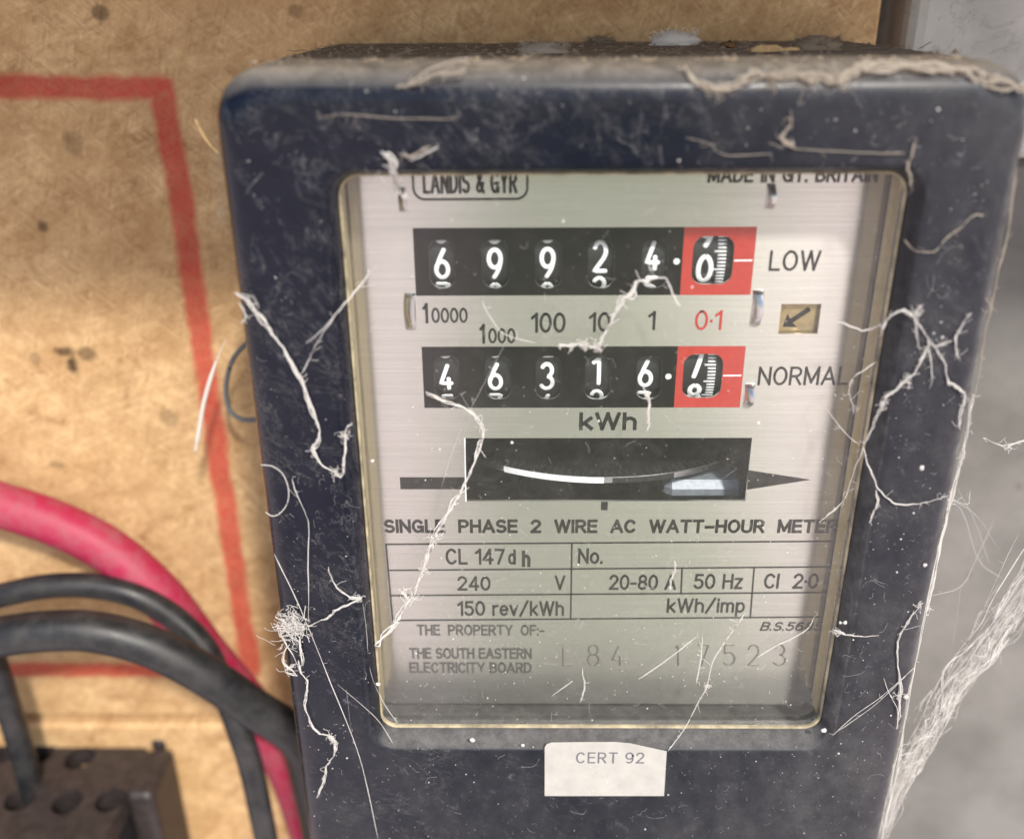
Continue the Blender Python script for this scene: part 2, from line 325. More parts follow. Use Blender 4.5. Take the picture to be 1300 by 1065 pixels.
BOARD_Y = 79.0
def m_board(lines=True, dark=1.0):
    n = N('fibre_board')
    f1 = n.noise(1, 3, .6, n.mapping((120, 1, 860), (0, .35, 0)), 1.2)
    f2 = n.noise(1, 3, .6, n.mapping((120, 1, 860), (0, 1.25, 0), (5, 0, 2)), 1.2)
    f3 = n.noise(1, 3, .6, n.mapping((120, 1, 860), (0, -.75, 0), (1, 0, 7)), 1.2)
    sel = n.noise(330, 4, .7, dist=1.2); sel2 = n.noise(370, 4, .7, n.mapping((1, 1, 1), (0, 0, 0), (9, 3, 4)), .8)
    f = n.mix(n.ramp(sel, .38, .62), f1, f2); f = n.mix(n.ramp(sel2, .42, .66), f, f3)
    big = n.noise(22, 4, .6); mid = n.noise(120, 5, .65)
    flk = n.noise(75, 5, .7, n.mapping((1, 1, 1.6), (0, .4, 0), (2, 5, 1)), 1.0)
    c = n.mix(n.ramp(n.math('ADD', n.math('MULTIPLY', f, .56), n.math('MULTIPLY', flk, .44)), .34, .65), (.27*dark, .138*dark, .052*dark), (.76*dark, .53*dark, .285*dark))
    c = n.mix(n.ramp(mid, .42, .68, 0, .5), c, (.46*dark, .28*dark, .125*dark))
    c = n.mix(n.ramp(big, .4, .72, 0, .3), c, (.30*dark, .16*dark, .06*dark))
    spot = n.ramp(n.noise(95, 2, .4, n.mapping((1, 1, 1), (0, 0, 0), (4, 4, 4))), .76, .82, 0, .5)
    c = n.mix(spot, c, (.07, .04, .018))
    px, py, pz = sepxyz(n, n.coord())
    def blob(qx, qy, rx, rz, amt, c, col=(.03, .016, .008)):
        p = at(qx, qy, BOARD_Y)*MM
        dx = n.math('DIVIDE', n.math('SUBTRACT', px, p.x), rx*MM); dz = n.math('DIVIDE', n.math('SUBTRACT', pz, p.z), rz*MM)
        rr = n.math('ADD', n.math('ADD', n.math('MULTIPLY', dx, dx), n.math('MULTIPLY', dz, dz)), n.math('MULTIPLY', n.math('SUBTRACT', mid, .5), 3.5))
        return n.mix(n.ramp(rr, 1.2, .3, 0, amt), c, col)
    if lines:
        for q in ((80, 447, 3.6, 1.8, .85), (92, 462, 2.0, 3.0, .9), (110, 450, 3, 2, .55), (128, 16, 2.0, 1.8, .6), (55, 288, 1.9, 1.9, .7), (375, 14, 2, 1.6, .4), (93, 182, 3, 3, .4), (45, 455, 2, 2, .35), (215, 530, 2.5, 2.5, .35), (72, 590, 2.5, 1.5, .4)):
            c = blob(*q[:5], c)
        # the red painted outline
        wob = n.math('MULTIPLY', n.math('SUBTRACT', n.noise(70, 5, .7), .5), .0042)
        A = at(206, 110, BOARD_Y)*MM; B = at(318, 850, BOARD_Y)*MM
        hw = .0030
        pxw = n.math('ADD', px, wob); pzw = n.math('ADD', pz, wob)
        def band(v, c0, h): return n.ramp(n.math('ABSOLUTE', n.math('SUBTRACT', v, c0)), h+.0009, h-.0009)
        slant = n.math('ADD', pxw, n.math('MULTIPLY', n.math('SUBTRACT', pz, A.z), -(B.x-A.x)/(B.z-A.z)))
        vert = n.math('MULTIPLY', band(slant, A.x, hw), n.math('MULTIPLY', n.ramp(pzw, A.z+.0027, A.z+.0019), n.ramp(pzw, B.z-.003, B.z-.002)))
        inx = n.ramp(slant, A.x+.003, A.x+.002)
        top = n.math('MULTIPLY', band(pzw, A.z, .0027), inx); bot = n.math('MULTIPLY', band(pzw, B.z, .0026), inx)
        red = n.math('MAXIMUM', vert, n.math('MAXIMUM', top, bot))
        red = n.math('MULTIPLY', red, n.ramp(f, .25, .6, .5, .95), True)
        c = n.mix(red, c, n.mix(n.ramp(mid, .3, .7), (.36, .035, .024), (.52, .07, .05)))
    nm = n.bump(n.math('ADD', f, n.math('MULTIPLY', mid, .6)), .22, .0006)
    return n.done(n.bsdf(c, .75, 0, .25, nm).outputs[0])

def m_wall(name='grimy_shaded_paint', k=1.0):
    n = N(name)
    big = n.noise(30, 5, .6); mid = n.noise(140, 6, .7, dist=.5)
    c = n.mix(n.ramp(big, .35, .65), (.145*k, .14*k, .13*k), (.215*k, .207*k, .194*k))
    crack = n.noise(42, 5, .7, dist=1.4)
    c = n.mix(n.math('MULTIPLY', n.ramp(n.math('ABSOLUTE', n.math('SUBTRACT', crack, .5)), .02, .0), n.ramp(mid, .4, .6, 0, .5)), c, (.2, .18, .16))
    vor = n.new('ShaderNodeTexVoronoi'); vor.inputs['Scale'].default_value = 80; n.link(n.coord(), vor.inputs['Vector'])
    c = n.mix(n.math('MULTIPLY', n.ramp(n.math('ADD', vor.outputs['Distance'], n.math('MULTIPLY', mid, .3)), .26, .18), .6), c, (.12, .1, .09))
    return n.done(n.bsdf(c, .8, 0, .3, n.bump(mid, .4, .0008)).outputs[0])

def m_web(name, col=(.82, .80, .77), tl=.4, alpha=1.0):
    n = N(name)
    d = n.new('ShaderNodeBsdfDiffuse'); d.inputs[0].default_value = col + (1,)
    t = n.new('ShaderNodeBsdfTranslucent'); t.inputs[0].default_value = col + (1,)
    m = n.new('ShaderNodeMixShader'); m.inputs[0].default_value = tl
    n.link(d.outputs[0], m.inputs[1]); n.link(t.outputs[0], m.inputs[2]); sh = m.outputs[0]
    if alpha < 1:
        tr = n.new('ShaderNodeBsdfTransparent'); m2 = n.new('ShaderNodeMixShader'); m2.inputs[0].default_value = alpha
        n.link(tr.outputs[0], m2.inputs[1]); n.link(sh, m2.inputs[2]); sh = m2.outputs[0]
    return n.done(sh)

def m_cable(name, col, rough, dust=.14):
    n = N(name); nz = n.noise(160, 5, .7); fine = n.noise(1500, 3)
    c = n.mix(n.ramp(nz, .42, .75, 0, dust), col, (.25, .22, .2))
    return n.done(n.bsdf(c, n.ramp(nz, .3, .7, rough, rough+.2), 0, .5, n.bump(fine, .15, .0002)).outputs[0])

M = dict(
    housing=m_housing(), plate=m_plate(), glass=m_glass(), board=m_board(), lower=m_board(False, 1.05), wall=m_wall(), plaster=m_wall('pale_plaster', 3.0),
    ink=m_simple('black_ink', (.022, .0215, .02), .6, spec=.15, var=.6, vs_=700), stamp=m_simple('grey_stamped_ink', (.06, .058, .055), .6), redink=m_simple('red_ink', (.46, .035, .028), .5),
    bandblack=m_simple('black_enamel', (.006, .006, .006), .35, spec=.2), bandred=m_simple('red_enamel', (.46, .042, .032), .4, var=.1),
    white=m_simple('white_enamel', (.86, .90, .93), .45, var=.05), drum=m_simple('black_drum', (.01, .011, .012), .45),
    cream=m_simple('yellowed_sealant', (.33, .28, .18), .6, var=.6, vs_=260, bump=.4), inside=m_simple('ochre_inner_wall', (.40, .315, .135), .5),
    dark=m_simple('dark_interior', (.012, .013, .015), .7), zinc=m_simple('bright_zinc', (.78, .79, .80), .22, 1.), alu=m_simple('rotor_aluminium', (.75, .77, .79), .3, 1.),
    rim=m_simple('rotor_rim_paint', (.7, .73, .76), .4), magnet=m_simple('grey_blue_magnet', (.30, .34, .40), .45, .3), brass=m_simple('dull_brass', (.46, .36, .19), .35, .6),
    engrave=m_simple('engraved_metal', (.19, .18, .165), .45, .5), paper=m_simple('white_paper_label', (.44, .43, .395), .8, var=.09, vs_=240, bump=.15), pencil=m_simple('faint_grey_print', (.13, .13, .15), .7),
    web=m_web('cobweb_silk', (.85, .83, .80), .45, 1.0), fine=m_web('fine_silk', (.72, .71, .70), .4, .4), dust=m_web('grey_dust_fluff', (.36, .29, .215), .3), dirty=m_web('dirty_silk', (.58, .52, .44), .35, .75),
    blackc=m_cable('black_sheath', (.012, .013, .015), .38), redc=m_cable('red_sheath', (.36, .012, .055), .48, .35), greyc=m_cable('grey_wire', (.11, .12, .13), .5),
    bakelite=m_simple('brown_bakelite', (.032, .025, .024), .5, var=.4, vs_=300, bump=.3), hole=m_simple('dark_hole', (.004, .004, .004), .8),
    wood=m_simple('wood_splinter', (.5, .33, .15), .7, var=.3), brown=m_simple('brown_debris', (.17, .085, .03), .8, var=.4), fluff=m_web('white_cocoon', (.90, .86, .80), .35),
    hair=m_web('pale_hair', (.7, .68, .64), .2))

# ------------------------------------------------------------------ the setting
def slab(name, x0, x1, z0, z1, y0, y1, mat):
    V = [(x, y, z) for y in (y0, y1) for x, z in ((x0, z0), (x1, z0), (x1, z1), (x0, z1))]
    F = [(0, 1, 2, 3), (7, 6, 5, 4), (0, 4, 5, 1), (1, 5, 6, 2), (2, 6, 7, 3), (3, 7, 4, 0)]
    o = mesh_obj(name, V, F, mat); fixn(o); return o
bx1 = at(1118, 20, BOARD_Y).x
joint = at(250, 911, BOARD_Y).z
b = slab('backboard', -260, bx1, joint+.8, 260, BOARD_Y, BOARD_Y+17, M['board'])
tag(b, kind='structure'); b.modifiers.new('soft_edge', 'BEVEL').width = .0008
lb = slab('lower_backboard', -260, bx1-.6, -330, joint-.8, BOARD_Y-2.5, BOARD_Y+17, M['lower'])
tag(lb, kind='structure'); lb.modifiers.new('soft_edge', 'BEVEL').width = .001
wl = slab('wall', -320, 320, -360, 300, BOARD_Y+62, BOARD_Y+80, M['wall']); tag(wl, kind='structure')
sx0 = at(1152, 20, BOARD_Y+6).x
sp = slab('side_panel', sx0+1.5, 330, -360, 30, BOARD_Y+12, BOARD_Y+61, M['wall']); tag(sp, kind='structure'); sp.modifiers.new('soft_edge', 'BEVEL').width = .002  # paint toned darker to stand for the meter's shadow on this panel
pbk = slab('plaster_block', sx0, 330, 31, 290, BOARD_Y+4, BOARD_Y+61, M['plaster']); tag(pbk, kind='structure'); md = pbk.modifiers.new('soft_edge', 'BEVEL'); md.width = .004; md.segments = 3
rf = slab('cupboard_roof', -320, 320, 150, 162, -70, BOARD_Y+40, M['wall']); tag(rf, kind='structure')

# ------------------------------------------------------------------ the meter
meter = empty('electricity_meter', (0, 0, 0))
tag(meter, 'dusty blue-black electricity meter with glazed window and two rows of number drums', 'meter')
LIP = 5.0; PY = 14.5; DR = 15.6
WL, WR, WT, WB = -45.94, 47.60, 41.69, -75.86
HX, HT, HB, HD = 65.0, 59.3, -122.0, 77.0
def ring_loft(name, rings, mat, parent, close=None, n=8):
    V = []; F = []; m = 4*(n+1)
    for (x0, x1, z0, z1, r, y) in rings:
        V += [(x, y, z) for x, z in rrect(x0, x1, z0, z1, r, n)]
    for i in range(len(rings)-1):
        for k in range(m):
            a = i*m+k; b_ = i*m+(k+1) % m; F.append((a, b_, b_+m, a+m))
    if close: F.append(tuple(range(m)))
    o = mesh_obj(name, V, F, mat, parent); fixn(o); auto_smooth(o, 50); return o
rings = [(-HX, HX, HB, HT, 8, HD), (-HX, HX, HB, HT, 8, 40), (-HX, HX, HB, HT, 9, 6)]
for k in range(1, 8):                                                # rounded outer edge
    a = R_(90*k/7); ins = 5.5*(1-math.cos(a)); rings.append((-HX+ins, HX-ins, HB+ins, HT-ins, 9-ins*.4, 5.5*(1-math.sin(a))))
CH = 1.7
rings += [(WL-CH-1.2, WR+CH+1.2, WB-CH-1.2, WT+CH+1.2, 5.2, 0.0)]
for k in range(1, 5):                                                # rolled start of the window chamfer
    a = R_(50*k/4); rings.append((WL-CH-1.2+1.6*math.sin(a), WR+CH+1.2-1.6*math.sin(a), WB-CH-1.2+1.6*math.sin(a), WT+CH+1.2-1.6*math.sin(a), 5.0, 1.6*(1-math.cos(a))))
rings += [(WL-.5, WR+.5, WB-.5, WT+.5, 3.6, LIP-.3), (WL-.5, WR+.5, WB-.5, WT+.5, 3.6, LIP+2.2), (WL-6, WR+6, WB-6, WT+6, 4, LIP+2.6), (WL-8, WR+8, WB-8, WT+8, 4, HD-1)]
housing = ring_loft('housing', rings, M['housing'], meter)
# yellowed bead of sealant round the pane and the ochre inner sleeve that the plate mirrors
ring_loft('window_sealant', [(WL-.5, WR+.5, WB-.5, WT+.5, 3.6, LIP-.1), (WL-.35, WR+.35, WB-.35, WT+.35, 3.5, LIP-.3), (WL-.05, WR+.05, WB-.05, WT+.05, 3.4, LIP-.1), (WL-.05, WR+.05, WB-.05, WT+.05, 3.4, LIP+.5)], M['cream'], meter)
for sx_, xa in ((-1, WL-.3), (1, WR+.3)):
    V = [(xa, LIP+2.3, WB+1), (xa, LIP+2.3, WT), (xa+sx_*.6, PY-1.5, WT), (xa+sx_*.6, PY-1.5, WB+1), (xa+sx_*1.4, LIP+2.3, WB+1), (xa+sx_*1.4, LIP+2.3, WT), (xa+sx_*1.4, PY-1.5, WT), (xa+sx_*1.4, PY-1.5, WB+1)]
    o = mesh_obj('inner_cheek', V, [(0, 1, 2, 3), (4, 7, 6, 5), (0, 4, 5, 1), (1, 5, 6, 2), (2, 6, 7, 3), (3, 7, 4, 0)], M['inside'], meter); fixn(o)
flat('window_glass', [rrect(WL, WR, WB, WT, 3.4)], LIP+.15, 1.6, M['glass'], meter)
flat('inner_backing', [rrect(-56, 56, -90, 54, 2)], 52, 1.0, M['dark'], meter)

# ---- nameplate with its cut-outs
def prect(x0, x1, y0, y1, Y, r=0, n=5):
    """rectangle from photograph pixels on plane Y, optionally rounded (mm)"""
    a = at((x0+x1)/2, y0, Y); b_ = at((x0+x1)/2, y1, Y); l = at(x0, (y0+y1)/2, Y); rr = at(x1, (y0+y1)/2, Y)
    return rrect(l.x, rr.x, b_.z, a.z, r, n) if r else [(l.x, b_.z), (rr.x, b_.z), (rr.x, a.z), (l.x, a.z)]
ROWS = [
    dict(band=(526, 957, 289, 375), split=866, wins=[(545, 578), (612, 646), (679, 713), (746.5, 780), (814.5, 848)], wy=(305, 366), red=(879, 931, 300, 361),
         dig=[(6, 549, 573, 314.5, 355.5), (9, 616, 640, 315, 356), (9, 683, 707, 314, 355), (2, 751, 773, 305.5, 347), (4, 817.5, 840, 305, 345)],
         rdig=(0, 883, 906, 323, 361.5), dot=(859, 332), line=331),
    dict(band=(537, 943, 440, 517.5), split=858, wins=[(551.5, 584), (616, 649), (680, 712.5), (742.5, 775.5), (808, 840)], wy=(452, 507), red=(867, 917, 449.5, 505),
         dig=[(4, 556, 577, 462, 497), (6, 617.5, 640, 460.5, 496.5), (3, 683, 706, 460.5, 496), (1, 748, 759, 454, 490), (6, 808, 831, 456.5, 492)],
         rdig=(8, 871, 892, 486.5, 521), dot=(848.5, 478), line=477)]
holes = []
for Rw in ROWS:
    for (a, b_) in Rw['wins']: holes.append(prect(a, b_, Rw['wy'][0], Rw['wy'][1], PY, 2.1, 6))
    holes.append(prect(Rw['red'][0], Rw['red'][1], Rw['red'][2], Rw['red'][3], PY, 2.2, 6))
slot = prect(590.5, 950.5, 556, 636, PY)
arrow_hole = prect(990, 1040.5, 386, 424, PY)
PB = at(760, 893, PY).z
plate = flat('nameplate', [[(-57, PB), (57, PB), (57, 50), (-57, 50)], slot, arrow_hole] + holes, PY, .6, M['plate'], meter)
uvl = plate.data.uv_layers.new(name='UVMap')
for lp in plate.data.loops:
    v = plate.data.vertices[lp.vertex_index].co; uvl.data[lp.index].uv = (v.x*10+.6, v.z*10+1)
plate['label'] = 'brushed aluminium nameplate'
INK = PY - .06
def rectpx(name, x0, x1, y0, y1, mat, parent, Y=INK, t=.03): return flat(name, [prect(x0, x1, y0, y1, Y)], Y, t, mat, parent)
def linepx(name, p, q, wmm, mat, parent, Y=INK):
    a = Vector(XZ(*p, Y)); b_ = Vector(XZ(*q, Y)); d = (b_-a).normalized(); nn = Vector((-d.y, d.x))*wmm/2; a = a-d*wmm/2; b_ = b_+d*wmm/2
    return flat(name, [[tuple(a+nn), tuple(a-nn), tuple(b_-nn), tuple(b_+nn)]], Y, .03, mat, parent)

# ---- two registers
GW = {}
def arc(cx, cz, rx, rz, a0, a1, n=14): return [(cx+rx*math.cos(R_(a0+(a1-a0)*k/n)), cz+rz*math.sin(R_(a0+(a1-a0)*k/n))) for k in range(n+1)]
def seg(*pts, n=6):
    out = []
    for (x0, z0), (x1, z1) in zip(pts, pts[1:]):
        out += [(x0+(x1-x0)*k/n, z0+(z1-z0)*k/n) for k in range(n)]
    return out + [pts[-1]]
GLYPH = {                                                           # single-stroke numerals in a 1 x 1 box
    0: [arc(.5, .5, .5, .5, 90, 450, 28)],
    1: [seg((.12, .84), (.62, 1), (.62, 0))],
    2: [arc(.5, .71, .46, .29, 165, -25, 16) + seg((.80, .46), (.03, 0), (1, 0))],
    3: [arc(.48, .755, .44, .245, 155, -80, 14) + arc(.46, .26, .52, .26, 85, -155, 16)],
    4: [seg((.62, 1), (.02, .26), (1, .26)), seg((.70, .48), (.70, 0))],
    5: [seg((.92, 1), (.16, 1), (.1, .57)) + arc(.46, .32, .5, .32, 125, -150, 18)],
    6: [seg((.68, 1), (.34, .70), n=5) + [(.16, .50), (.04, .34)] + arc(.5, .29, .49, .29, 175, 535, 24)],
    7: [seg((.0, 1), (.96, 1), (.30, 0))],
    8: [arc(.5, .76, .41, .24, 90, 450, 22), arc(.5, .27, .49, .27, 90, 450, 24)],
    9: [arc(.5, .69, .49, .31, -5, -365, 24) + [(.96, .55), (.86, .36)] + seg((.70, .20), (.42, 0), n=5)]}
def drum(row, idx, wx, wy, digit, dx0, dx1, dy0, dy1, parent, red=False):
    zt = at((dx0+dx1)/2, dy0, DR).z; zb = at((dx0+dx1)/2, dy1, DR).z; zc = (zt+zb)/2
    xc0, xc1 = at(dx0, (dy0+dy1)/2, DR).x, at(dx1, (dy0+dy1)/2, DR).x
    wcx = at((wx[0]+wx[1])/2, sum(wy)/2, PY); half = (at(wx[1], sum(wy)/2, PY).x - at(wx[0], sum(wy)/2, PY).x)/2 + 1.0
    h = zt-zb; Rr = 10.8; za = wcx.z - .4; ax = DR + Rr
    phi0 = math.asin(max(-.95, min(.95, (zc-za)/Rr)))
    V = []; F = []; n = 60
    prof = [(-half, .55), (-half, .985), (-half+.25, 1.0), (half-.25, 1.0), (half, .985), (half, .55)]
    for k in range(n):
        a = 2*math.pi*k/n
        for (dx, q) in prof: V.append((wcx.x+dx, ax-math.cos(a)*Rr*q, za+math.sin(a)*Rr*q))
    m = len(prof)
    for k in range(n):
        for j in range(m-1):
            a = k*m+j; b_ = ((k+1) % n)*m+j; F.append((a, a+1, b_+1, b_))
    d = mesh_obj('number_drum', V, F, M['drum'], parent); fixn(d); auto_smooth(d, 30)
    wid = .30 if not red else .34
    ww = .86*wid/.3*.5
    DX = 3.2 if not red else xc1-xc0
    cx = (xc0+xc1)/2 if digit != 1 else wcx.x
    if red: cx = (xc0+xc1)/2
    for off in (-1, 0, 1):
        g = (digit+off) % 10; V = []; F = []
        phi = phi0 - off*R_(36)
        gw = (2.75 if not red else 2.9)
        for stroke in GLYPH[g]:
            path = []; nor = []
            for (x, z) in stroke:
                a = phi + (z-.5)*(h-2*ww*.9)/Rr
                nn = Vector((0, -math.cos(a), math.sin(a)))
                path.append(Vector((cx+(x-.5)*(gw-ww*1.2), ax, za)) + nn*(Rr+.02)); nor.append(nn)
            # round ends
            def endcap(p, q): return p+(p-q).normalized()*ww*.55
            if (path[0]-path[-1]).length > .05:
                p0 = endcap(path[0], path[1]); p1 = endcap(path[-1], path[-2])
                path = [p0]+path+[p1]; nor = [nor[0]]+nor+[nor[-1]]
                rad = [ww*.5]+[ww]*(len(path)-2)+[ww*.5]
            else: rad = ww
            tube_geo(path, rad, 8, V, F, nor, .16)
        o = mesh_obj('numeral', V, F, M['white'], d, True); fixn(o)
    if red:                                                         # tenth marks along the right of the drum
        V = []; F = []
        for k in range(-14, 15):
            a = phi0 + k*R_(3.6); nn = Vector((0, -math.cos(a), math.sin(a)))
            x1 = wcx.x+half-2.1; ln = 1.55 if k % 5 else 2.2
            path = [Vector((x, ax, za))+nn*(Rr+.02) for x in (x1-ln, x1)]
            tube_geo(path, .2, 6, V, F, nn, .3)
        o = mesh_obj('graduation_mark', V, F, M['white'], d, True); o['kind'] = 'stuff'
    return d
for ri, Rw in enumerate(ROWS):
    x0, x1, y0, y1 = Rw['band']
    full = prect(x0, x1, y0, y1, INK); zt, zb = full[2][1], full[0][1]; xl, xr = full[0][0], full[1][0]
    xs = at(Rw['split'], (y0+y1)/2, INK).x
    hb = [prect(a, b_, Rw['wy'][0], Rw['wy'][1], INK, 2.05, 6) for a, b_ in Rw['wins']]
    hr = prect(Rw['red'][0], Rw['red'][1], Rw['red'][2], Rw['red'][3], INK, 2.15, 6)
    pb = flat('register_panel', [[(xl, zb), (xs, zb), (xs, zt), (xl, zt)]]+hb, INK, .04, M['bandblack'], meter)
    pr = flat('red_register_panel', [[(xs+.02, zb), (xr, zb), (xr, zt), (xs+.02, zt)], hr], INK, .04, M['bandred'], meter)
    pr['label'] = 'red panel round the tenths drum'
    dx, dz = XZ(*Rw['dot'], INK)
    flat('decimal_point', [[(dx+.58*math.cos(R_(a)), dz+.58*math.sin(R_(a))) for a in range(0, 360, 15)]], INK-.03, .02, M['white'], pb)
    linepx('index_line', (Rw['red'][1]+2, Rw['line']), (x1-3, Rw['line']-.3), .30, M['white'], pr, INK-.03)
    for i, (wx, dg_) in enumerate(zip(Rw['wins'], Rw['dig'])): drum(ri, i, wx, Rw['wy'], *dg_, meter)
    drum(ri, 5, (Rw['red'][0], Rw['red'][1]), (Rw['red'][2], Rw['red'][3]), *Rw['rdig'], meter, True)

# ---- print on the plate
T = lambda body, x0, x1, yt, yb, mat='ink', **k: text('lettering', body, x0, x1, yt, yb, INK, M[mat], plate, **k)
T('LANDIS & GYR', 537, 657, 217, 246, weight=.13, space=.32, word=.5)
lg = [XZ(524, 255, INK), XZ(671, 255, INK)]; lt = at(600, 205, INK).z
o_, i_ = rrect(lg[0][0], lg[1][0], lg[0][1], lt, 2.2), rrect(lg[0][0]+.42, lg[1][0]-.42, lg[0][1]+.42, lt-.42, 1.8)
flat('logo_border', [o_, i_], INK, .03, M['ink'], plate)
T('MADE IN GT. BRITAIN', 898, 1114, 212, 232, weight=.18, space=.26, word=.5)
T('1', 537, 544, 385, 410.5); T('0000', 548, 594, 391, 410)
T('1', 609, 616, 411.5, 436.5); T('000', 620, 654.5, 417, 436)
T('100', 674, 718, 397, 422.5); T('10', 747, 775, 396.5, 421.5); T('1', 822, 831.5, 395, 419)
T('0·1', 881.5, 915.5, 394, 419, 'redink', weight=.12)
T('LOW', 975.5, 1040, 318, 344, weight=.12); T('NORMAL', 961.5, 1076, 465.5, 489, weight=.12)
T('kWh', 735, 808, 523.5, 546, weight=.19)
T('SINGLE  PHASE  2  WIRE  AC  WATT–HOUR  METER', 488, 1062.5, 659.5, 676.5, weight=.19, space=.25, word=.40)
T('CL 147', 566, 641, 696.5, 716.5); T('d', 645, 655, 697.5, 716.5, weight=.14); T('h', 662.5, 673.5, 699, 719.5, weight=.17)
T('No.', 733.5, 765, 696, 715.5); T('240', 581, 623, 731.5, 749.5); T('V', 704, 717.5, 730.5, 748.5)
T('20-80 A', 773, 858, 729.5, 748.5); T('50 Hz', 880, 942, 728.5, 747.5); T('Cl  2·0', 969, 1038, 728, 747)
T('150 rev/kWh', 581, 716, 763, 781.5); T('kWh/imp', 846, 945, 759.5, 777.5)
T('THE  PROPERTY  OF:-', 529.5, 691, 793, 806.5, 'stamp', word=.35, weight=.15); T('B.S.5685', 964.5, 1042, 789.5, 800.5, weight=.15, shear=.2)
T('THE SOUTH EASTERN', 520, 675, 822.5, 836, 'stamp', weight=.16, word=.4); T('ELECTRICITY BOARD', 520, 675, 840.5, 854, 'stamp', weight=.16, word=.4)
for p, q in (((490, 691), (1059, 687)), ((492.5, 724), (1055, 719.5)), ((495.5, 756), (1051, 752)), ((498.5, 787.5), (1047, 783)),
             ((490, 691), (498.5, 787.5)), ((726, 689.5), (724.5, 786)), ((866, 721.5), (864.5, 753.5)), ((957.5, 720.5), (952.5, 784)), ((1059, 687), (1047, 783))):
    linepx('ruled_line', p, q, .36, M['ink'], plate)
rectpx('rotation_bar', 508, 590, 606, 621, M['ink'], plate)
rectpx('rotation_mark', 763, 771.5, 637, 647.5, M['ink'], plate)
flat('rotation_arrow', [[XZ(950.5, 597, INK), XZ(948.5, 621.5, INK), XZ(1029, 609, INK)]], INK, .03, M['ink'], plate)
# serial number punched into the plate
for ch, x0, x1 in (('L', 714.5, 727), (8, 746, 760), (4, 777, 791), (1, 857, 863), (7, 886, 900), (5, 918, 933), (2, 949.5, 963.5), (3, 982, 997)):
    strokes = [seg((0, 1), (0, 0), (1, 0))] if ch == 'L' else GLYPH[ch]
    V = []; F = []
    for s in strokes:
        path = [at(x0+(x1-x0)*x, 844-(844-818.5)*z, PY-.03) for x, z in s]
        tube_geo(path, .20, 6, V, F, Vector((0, -1, 0)), .5)
    o = mesh_obj('punched_character', V, F, M['engrave'], plate, True); fixn(o)

# ---- direction plate in its cut-out
ap = flat('direction_plate', [prect(985, 1046, 381, 430, PY+1.4)], PY+1.4, .5, M['brass'], meter)
ay = PY+1.36
tipx, tipz = XZ(993.5, 415, ay); tlx, tlz = XZ(1028, 392, ay)
dv = Vector((tlx-tipx, tlz-tipz)); L = dv.length; dv.normalize(); nv = Vector((-dv.y, dv.x))
P0 = Vector((tipx, tipz))
def q(u, v): return tuple(P0 + dv*u*L + nv*v*L)
flat('arrow', [[q(0, 0), q(.36, .29), q(.33, .08), q(1, .08), q(1, -.08), q(.33, -.08), q(.36, -.29)]], ay, .03, M['ink'], ap)

# ---- bent fixing tabs
def tabpx(cx, y0, y1, wpx, lean):
    a = at(cx, y0, PY); b_ = at(cx, y1, PY); h = a.z-b_.z; wd = wpx/5.4
    V = []; F = []; n = 8
    for i in range(n+1):
        t = i/n; z = b_.z+h*t; bul = math.sin(math.pi*t)
        for (dx, dy) in ((-wd*.5, .1), (-wd*.25*(1-.3*bul), -.5-1.5*bul), (wd*.25, -.6-1.7*bul), (wd*.5, .1)):
            V.append((a.x+dx+lean*bul*.4, PY+dy, z))
    for i in range(n):
        for j in range(3):
            k = i*4+j; F.append((k, k+1, k+5, k+4))
    F += [(0, 1, 2, 3), tuple(n*4+j for j in (3, 2, 1, 0))]
    o = mesh_obj('metal_tab', V, F, M['zinc'], meter); fixn(o); auto_smooth(o, 60)
for a in ((511, 238, 269, 9, -.3), (979.5, 233, 265, 10, .3), (520, 372, 418, 12, -.6), (962.5, 368, 412, 12, .6), (952, 487, 515, 11, .3)): tabpx(*a)
flat('tab_slot', [prect(522, 527.5, 373, 418, PY-.05)], PY-.05, .03, M['dark'], plate)
flat('tab_slot', [prect(955, 959.5, 369, 412, PY-.05)], PY-.05, .03, M['dark'], plate)
linepx('slot_edge', (590, 557), (591.5, 636), .28, M['white'], plate, INK)

# ---- rotor disc behind the slot
RD = 47.0
fr_ = at(770, 606, PY+2.2); cyx, cyy, cz = fr_.x, PY+2.2+RD, fr_.z
V = []; F = []; n = 160
for k in range(n):
    a = 2*math.pi*k/n
    for (rr, dz) in ((2, 0), (RD-.2, 0), (RD, -.15), (RD, -1.25), (RD-.2, -1.4), (2, -1.4)): V.append((cyx+rr*math.sin(a), cyy-rr*math.cos(a), cz+dz))
for k in range(n):
    for j in range(5):
        a = k*6+j; b_ = ((k+1) % n)*6+j; F.append((a, a+1, b_+1, b_))
disc = mesh_obj('rotor_disc', V, F, M['alu'], meter); fixn(disc); auto_smooth(disc, 30)
V = []; F = []
for k in range(-20, 21):
    a = R_(k*1.9); c_, s_ = math.cos(a), math.sin(a)
    pts = [(RD-.3, -.42), (RD-3.4, -.42), (RD-3.4, .42), (RD-.3, .42)]; base = len(V)
    for (rr, tt) in pts: V.append((cyx+rr*s_+tt*c_, cyy-rr*c_+tt*s_, cz+.05))
    F.append(tuple(base+i for i in range(4)))
mesh_obj('disc_graduation', V, F, M['dark'], disc)['kind'] = 'stuff'
V = []; F = []
for k in range(0, 17):                                              # dark flag mark on the rim
    a = R_(1.5+k*1.0); V += [(cyx+(RD+.03)*math.sin(a), cyy-(RD+.03)*math.cos(a), cz+dz) for dz in (-.1, -1.3)]
    if k: F.append((2*k-2, 2*k, 2*k+1, 2*k-1))
mesh_obj('rim_flag', V, F, M['dark'], disc)
V = []; F = []
